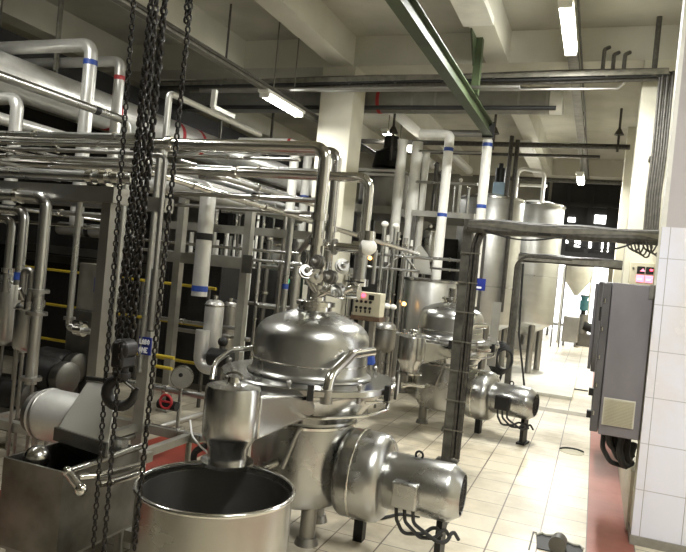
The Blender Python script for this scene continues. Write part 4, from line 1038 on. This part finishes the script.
tg = pa+Vector((.5,.75,.06))
o = thing('agitator_pot', 'squat steel pot with a dark motor on the gallery behind the column', 'pot', tg)
MB().lathe(tg, (0,0,1), [(0,0),(.44,0),(.45,.03),(.45,.55),(.3,.66),(0,.70)], 32).build('pot', 'dullsteel', o)
MB().lathe(tg, (0,0,1), [(.15,.68),(.28,.70),(.24,.95),(.12,1.02),(.12,1.22),(0,1.25)], 20).build('motor', 'black', o)
# dark plant block behind
o = thing('dark_block', 'dark unlit plant unit under the gallery behind the control panel', 'machine', (P(380,300,11.5).x,P(380,300,11.5).y,0))
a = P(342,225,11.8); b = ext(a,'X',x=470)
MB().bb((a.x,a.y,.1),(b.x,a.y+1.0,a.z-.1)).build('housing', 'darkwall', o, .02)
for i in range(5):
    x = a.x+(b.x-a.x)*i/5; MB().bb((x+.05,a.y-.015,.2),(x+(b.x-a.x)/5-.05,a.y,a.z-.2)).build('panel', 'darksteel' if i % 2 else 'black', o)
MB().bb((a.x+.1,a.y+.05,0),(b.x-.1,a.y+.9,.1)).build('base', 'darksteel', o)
# white risers in front of the tanks
pipe('white riser with blue bands, left of the tall tank', path((420,134,9.3),('X',450),('Z',385)), .066, 'white', 'drop_pipe', fr=.8, n=14, fit=(('blue',1,.06),('blue',1,.32)))
pipe('white riser with blue bands, in front of the tall tank', path((488,140,9.0),('Z',306)), .066, 'white', 'drop_pipe', n=14, fit=(('blue',0,.03),('blue',0,.40)))
o = pipe('bright horizontal pipe joining the tops of the blue banded risers', path((426,133,9.4),('X',482)), .05, 'satin')
for x, y0, lb, r in ((403,140,'left of two lumpy cream lagged pipes beside the gallery',.075),(418,142,'right of two lumpy cream lagged pipes beside the gallery',.085),(427,150,'slimmer cream pipe beside the lagged pair',.05)):
    a = P(x,y0,9.7); pts = [Vector((a.x,a.y,z)) for z in [0+i*a.z/24 for i in range(25)]]
    rr = [r*random.uniform(.9,1.08) for _ in pts]
    tag(MB().tube(pts, rr, 14).build('lagged_pipe', 'white'), lb, 'pipe')
q = P(476,284,8.95)
o = thing('wall_sign', 'small blue sign hung at the foot of the white riser', 'sign', q)
yq = q.y-.08
MB().box((q.x+.04,yq,q.z), (.20,.012,.16)).build('plate', 'bluesign', o); MB().prism([(q.x-.05,yq-.008,q.z+.07),(q.x+.0,yq-.008,q.z+.05),(q.x-.03,yq-.008,q.z-.02)], (0,.004,0)).bb((q.x-.02,yq-.008,q.z-.03),(q.x+.09,yq-.004,q.z-.055)).build('mark', 'signwhite', o)
MB().cyl((q.x-.03,yq,q.z+.06),(q.x-.03,yq+.10,q.z+.06), .012, n=8).build('bracket', 'steel', o)
# pipe forest between column and tanks
CL = [(352,268,5),(358,262,3),(388,235,4),(394,242,6),(399,232,4),(406,238,5),(412,240,3),(386,262,5),(401,268,3),(340,240,4)]
for i, (x, y0, w) in enumerate(CL):
    a = P(x,y0,9.0+.14*(i%5)); m = ('satin','dullsteel','white','darksteel')[i%4]
    o = MB().cyl((a.x,a.y,0), a, w*.006, n=10).build('standpipe', m)
    tag(o, 'slim standpipe in the thicket behind the control panel', 'pipe', 'standpipes behind the control panel')
    ring(o, 'clamp', (a.x,a.y,a.z-.1), (0,0,1), w*.010, .03, 'polish', 10); ring(o, 'clamp', (a.x,a.y,a.z*.6), (0,0,1), w*.009, .03, 'polish', 10)
HZ = [('thin level pipe crossing the standpipe thicket, highest',376,254,432,.02),('thin level pipe crossing the standpipe thicket, middle',362,266,420,.018),('thin level pipe crossing the standpipe thicket, lowest',380,331,412,.022),
      ('thin pipe level with the raised tank lid, upper',430,258,470,.02),('thin pipe level with the raised tank lid, lower',430,268,470,.016)]
for lb, x, y, xe, r in HZ: pipe(lb, path((x,y,8.8),('X',xe)), r, 'satin', fit=(('clamp',0,.5),))
pipe('inclined brace pipe in the standpipe thicket', path((384,270,8.9),(404,252,8.9)), .016, 'dullsteel')
pipe('second inclined brace pipe near the lid', path((400,250,8.9),(418,272,8.9)), .016, 'satin')
for i, (x, y) in enumerate(((387,306),(393,307),(385,224),(396,226))):
    q = P(x,y,8.7)
    o = thing('valve_actuator', ('left','right','left upper','right upper')[i]+' white capped valve actuator in the standpipe thicket', 'valve', q)
    MB().sphere(q, .05, 14, (1,1,.8)).build('cap', 'white', o); MB().cyl(Vector((q.x,q.y,0)), q, .026, n=10).build('stem', 'satin', o)
q = P(404,304,8.75); o = thing('amber_light', 'amber light beside the low open tank', 'lamp', q); MB().sphere(q, .03, 10).build('lens', 'amber', o); MB().cyl((q.x,q.y,0),(q.x,q.y,q.z-.02), .02, n=8).build('stem', 'darksteel', o)
o = vessel('dark upright vessel with a bright dome under the platform', 427, 228, 262, 10.0, .10, 'satin')
vessel('squat grey pump pot on the floor behind the near hood', 383, 322, 352, 8.2, .14, 'dullsteel')
a = P(497,302,7.95)
tag(MB().bb((a.x-.05,a.y,ext(a,'Z',y=366).z),(a.x+.05,a.y+.03,a.z)).build('flat_bar', 'frame'), 'flat upright steel bar right of the far separator', 'bar')
a = P(214,190,11.6); b = ext(a, 'X', x=338)
o = thing('dark_block', 'long dark block added to darken the background behind the green capped pipes', 'machine', ((a.x+b.x)/2,a.y+.5,0))
MB().bb((a.x,a.y,.1),(b.x,a.y+1.0,a.z)).build('housing', 'darkwall', o, .02)  # dark block put in to make the background here darker
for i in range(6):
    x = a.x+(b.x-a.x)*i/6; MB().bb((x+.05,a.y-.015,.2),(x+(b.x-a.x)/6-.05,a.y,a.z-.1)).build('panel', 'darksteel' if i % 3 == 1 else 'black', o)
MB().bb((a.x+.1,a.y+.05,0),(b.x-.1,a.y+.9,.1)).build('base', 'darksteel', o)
for i in range(15):
    x = 219+i*5.6+random.uniform(-1.5,1.5); a = P(x,random.uniform(196,262),8.3+.17*(i*7%9)); w_ = random.choice((.018,.022,.03,.036))
    o = MB().cyl((a.x,a.y,0), a, w_, n=10).build('standpipe', ('satin','dullsteel','white','satin','darksteel')[i%5])
    tag(o, 'slim standpipe among the left machines behind the near separator', 'pipe', 'standpipes left of the separator riser')
    for f in (.95,.62,.4): ring(o, 'clamp', (a.x,a.y,a.z*f), (0,0,1), w_*1.5, .03, 'polish', 10)
for i, (x0_, y, x1_, d, lb) in enumerate(((222,262,300,8.0,'thin level pipe high across the left standpipes'),(226,300,300,8.3,'thin level pipe halfway down the left standpipes'),(160,318,240,7.4,'level pipe crossing behind the frame post at mid height'),(176,329,250,7.2,'level pipe crossing behind the frame post lower down'),(222,211,318,8.2,'bright pipe above the long grey rack beam'))):
    pipe(lb, path((x0_,y,d),('X',x1_)), .022, ('satin','dullsteel')[i%2], fit=(('clamp',0,.3),('clamp',0,.75)))
# things on the upper platform
for i, (x, y) in enumerate(((437,165),(443,172),(455,185),(461,180),(469,188))):
    a = P(x,y,10.3); lo_ = ext(a,'Z',y=214)
    tag(MB().cyl(lo_, a, .035 if i < 2 else .022, n=10).sphere(a, .045 if i < 2 else .03, 10).build('platform_valve', ('darksteel','black','satin','white','satin')[i]), ('tallest dark','second dark','third, steel','fourth, white','rightmost small')[i]+' valve stem on the service platform', 'valve', 'valve stems on the service platform')
for i, (x, y0, y1) in enumerate(((512,136,250),(518,140,250))):
    tp = PY(x,y0,10.9); a = tp
    tag(MB().cyl(Vector((a.x,a.y,1.2)), tp, .035, n=8).build('hanger_pole', 'cable'), ('left','right')[i]+' of two dark poles rising between the tanks', 'pole')
# chain hooks on the far bay
for i, (x, y, y2, d) in enumerate(((393,133,160,10.5),(494,134,150,10.0),(619,135,152,11.))):
    a = P(x,y,d)
    o = thing('pipe_hanger', ('dark clevis hanger above the lagged pipes','dark clevis hanger above the white riser','dark clevis hanger near the right column')[i], 'hanger', a)
    MB().cyl((a.x,a.y,ext(a,'Z',y=y2).z), (a.x,a.y,ZS), .02, n=8).build('rod', 'cable', o); MB().cyl(a, a+Vector((0,0,.10)), .08, .03, 14).build('cone', 'cable', o)
for i,(x0_,y0_) in enumerate(((411,148),(447,150))):
    a = P(x0_,y0_,13.); b = ext(a,'Y',x=x0_+22)
    tag(MB().tube([a,b], .09, 14).build('insulated_pipe', 'alu'), ('left','right')[i]+' of two bright lagged pipes slanting above the service platform', 'pipe')
o = tag(MB().bb((PY(525,145,12.5).x-.12,12.3,4.20),(PY(525,145,12.5).x+.12,16,4.28)).build('lamp_batten', 'white'), 'white unlit lamp batten above the broad tank', 'lamp')
# ------------------------------------------------------------------ far end
q = P(584,305,19.); gz = PZ(584,346,0)
q = PY(584,305,gz.y)
o = thing('teal_pump', 'teal motor standing on a small pump at the far end of the aisle', 'pump', (q.x,q.y,0))
MB().cyl((q.x,q.y,q.z-.16),(q.x,q.y,q.z+.14), .125, n=18).cyl((q.x,q.y,q.z+.14),(q.x,q.y,q.z+.26), .08, .12, 14).build('motor', 'teal', o)
MB().cyl((q.x,q.y,q.z+.26),(q.x,q.y,q.z+.30), .13, n=14).build('fan_cover', 'darksteel', o); MB().cyl((q.x,q.y,q.z-.28),(q.x,q.y,q.z-.16), .07).build('lantern', 'black', o)
MB().cyl((q.x+.02,q.y,.35),(q.x+.02,q.y,q.z-.28), .13, n=16).build('pump_body', 'dullsteel', o)
MB().cyl((q.x+.05,q.y-.1,.62),(q.x+.42,q.y-.1,.5), .13).build('side_motor', 'black', o); MB().bb((q.x-.15,q.y-.2,0),(q.x+.45,q.y+.2,.36)).build('base', 'darksteel', o)
q = PY(572,325,20.5)
tag(MB().bb((q.x-.25,20.3,.12),(q.x+.2,20.8,q.z+.25)).bb((q.x-.22,20.34,0),(q.x-.16,20.4,.12)).bb((q.x+.1,20.34,0),(q.x+.16,20.4,.12)).build('bin', 'dullsteel', None, .02), 'grey square bin beside the teal pump at the far end', 'bin')
q = PY(577,284,21.5)
o = thing('hopper', 'white cone-bottomed hopper at the far end above the teal pump', 'hopper', (q.x,21.5,0))
MB().lathe((q.x,21.5,0), (0,0,1), [(0,q.z-.35),(.06,q.z-.35),(.44,q.z+.18),(.45,q.z+.6),(.42,q.z+.6),(.0,q.z+.3)], 28).build('cone', 'white', o)
for sx in (-.40,.40):
    for sy in (-.2,.2): MB().cyl((q.x+sx,21.5+sy,0),(q.x+sx,21.5+sy,q.z+.4), .03, n=8).build('leg', 'white', o)
q = PZ(562,337,0)
o = thing('trolley', 'low steel trolley on the far aisle floor', 'trolley', (q.x,q.y,0))
MB().bb((q.x-.55,q.y-.2,.38),(q.x+.35,q.y+.4,.46)).build('deck', 'dullsteel', o)
for sx in (-.5,.3):
    for sy in (-.15,.35): MB().bb((q.x+sx-.02,q.y+sy-.02,.06),(q.x+sx+.02,q.y+sy+.02,.38)).cyl((q.x+sx-.02,q.y+sy,.05),(q.x+sx+.02,q.y+sy,.05), .05, n=12).build('leg', 'darksteel', o)
for i, x in enumerate((555,563)):
    q = PY(x,300,19.5); tag(MB().cyl((q.x,19.5,0),(q.x,19.5,ZS), .022, n=8).build('pole', 'dullsteel'), ('left','right')[i]+' thin pole in the bright opening at the far end', 'pole')
q = PZ(551,334,0); o = tag(MB().bb((q.x-1.0,q.y+.6,.3),(q.x-.1,q.y+1.2,.75)).bb((q.x-.95,q.y+.65,0),(q.x-.88,q.y+.72,.3)).bb((q.x-.2,q.y+.65,0),(q.x-.13,q.y+.72,.3)).build('bench', 'plinth'), 'pale low bench under the far opening', 'bench')
# ------------------------------------------------------------------ floor items
q = PZ(572,452,0)
o = thing('floor_drain', 'round floor drain with a black ring in the aisle tiles', 'drain', q)
MB().cyl(q+Vector((0,0,.0)), q+Vector((0,0,.004)), .12, n=28).build('plate', 'panel', o)
MB().tube([q+Vector((math.cos(2*PI*i/28)*.12,math.sin(2*PI*i/28)*.12,.008)) for i in range(2,14)], .012, 8).build('gasket', 'rubber', o)
q = PZ(561,543,0)
o = thing('open_drain', 'broken open drain with a grey hose end at the bottom of the aisle', 'drain', q)
sh = [(-.16,.02),(-.13,.07),(-.10,.05),(-.06,.07),(.0,.03),(.08,-.01),(.12,.0),(.14,-.05),(.13,-.2),(-.14,-.2)]
MB().prism([q+Vector((x,y,.002)) for x,y in sh], (0,0,.006)).build('hole', 'black', o)
MB().tube([q+Vector((x,y,.014)) for x,y in sh[:8]], .009, 8).build('broken_edge', 'plinth', o)
MB().tube([q+Vector((-.02,-.20,.05)), q+Vector((-.01,-.08,.045)), q+Vector((.0,-.03,.03))], [.055,.05,.035], 14).build('hose_end', 'darksteel', o)
MB().bb(q+Vector((-.19,-.25,.001)), q+Vector((-.18,.09,.004))).bb(q+Vector((-.19,.08,.001)), q+Vector((-.11,.09,.004))).build('frame', 'cable', o)
tag(MB().tube([PZ(478,393,.012),PZ(520,388,.012),PZ(545,386,.012),PZ(560,388,.012),PZ(575,389,.012),PZ(588,391,.012)], .012, 6).build('floor_cable', 'cable'), 'thin dark cable lying across the aisle floor', 'cable')
tag(MB().tube([PZ(x,y,.012) for x,y in ((352,512),(365,519),(382,518),(400,514),(420,516))], .011, 6).build('floor_hose', 'rubber'), 'thin black cable on the floor under the near motor', 'cable')

# ------------------------------------------------------------------ world and exposure
w = bpy.data.worlds.new('world'); S.world = w; w.use_nodes = True
bg = w.node_tree.nodes['Background']; bg.inputs[0].default_value = (.95,.98,1,1); bg.inputs[1].default_value = 3
S.view_settings.view_transform = 'Standard'; S.view_settings.look = 'None'; S.view_settings.gamma = 1; S.view_settings.use_curve_mapping = False
S.view_settings.exposure = .7
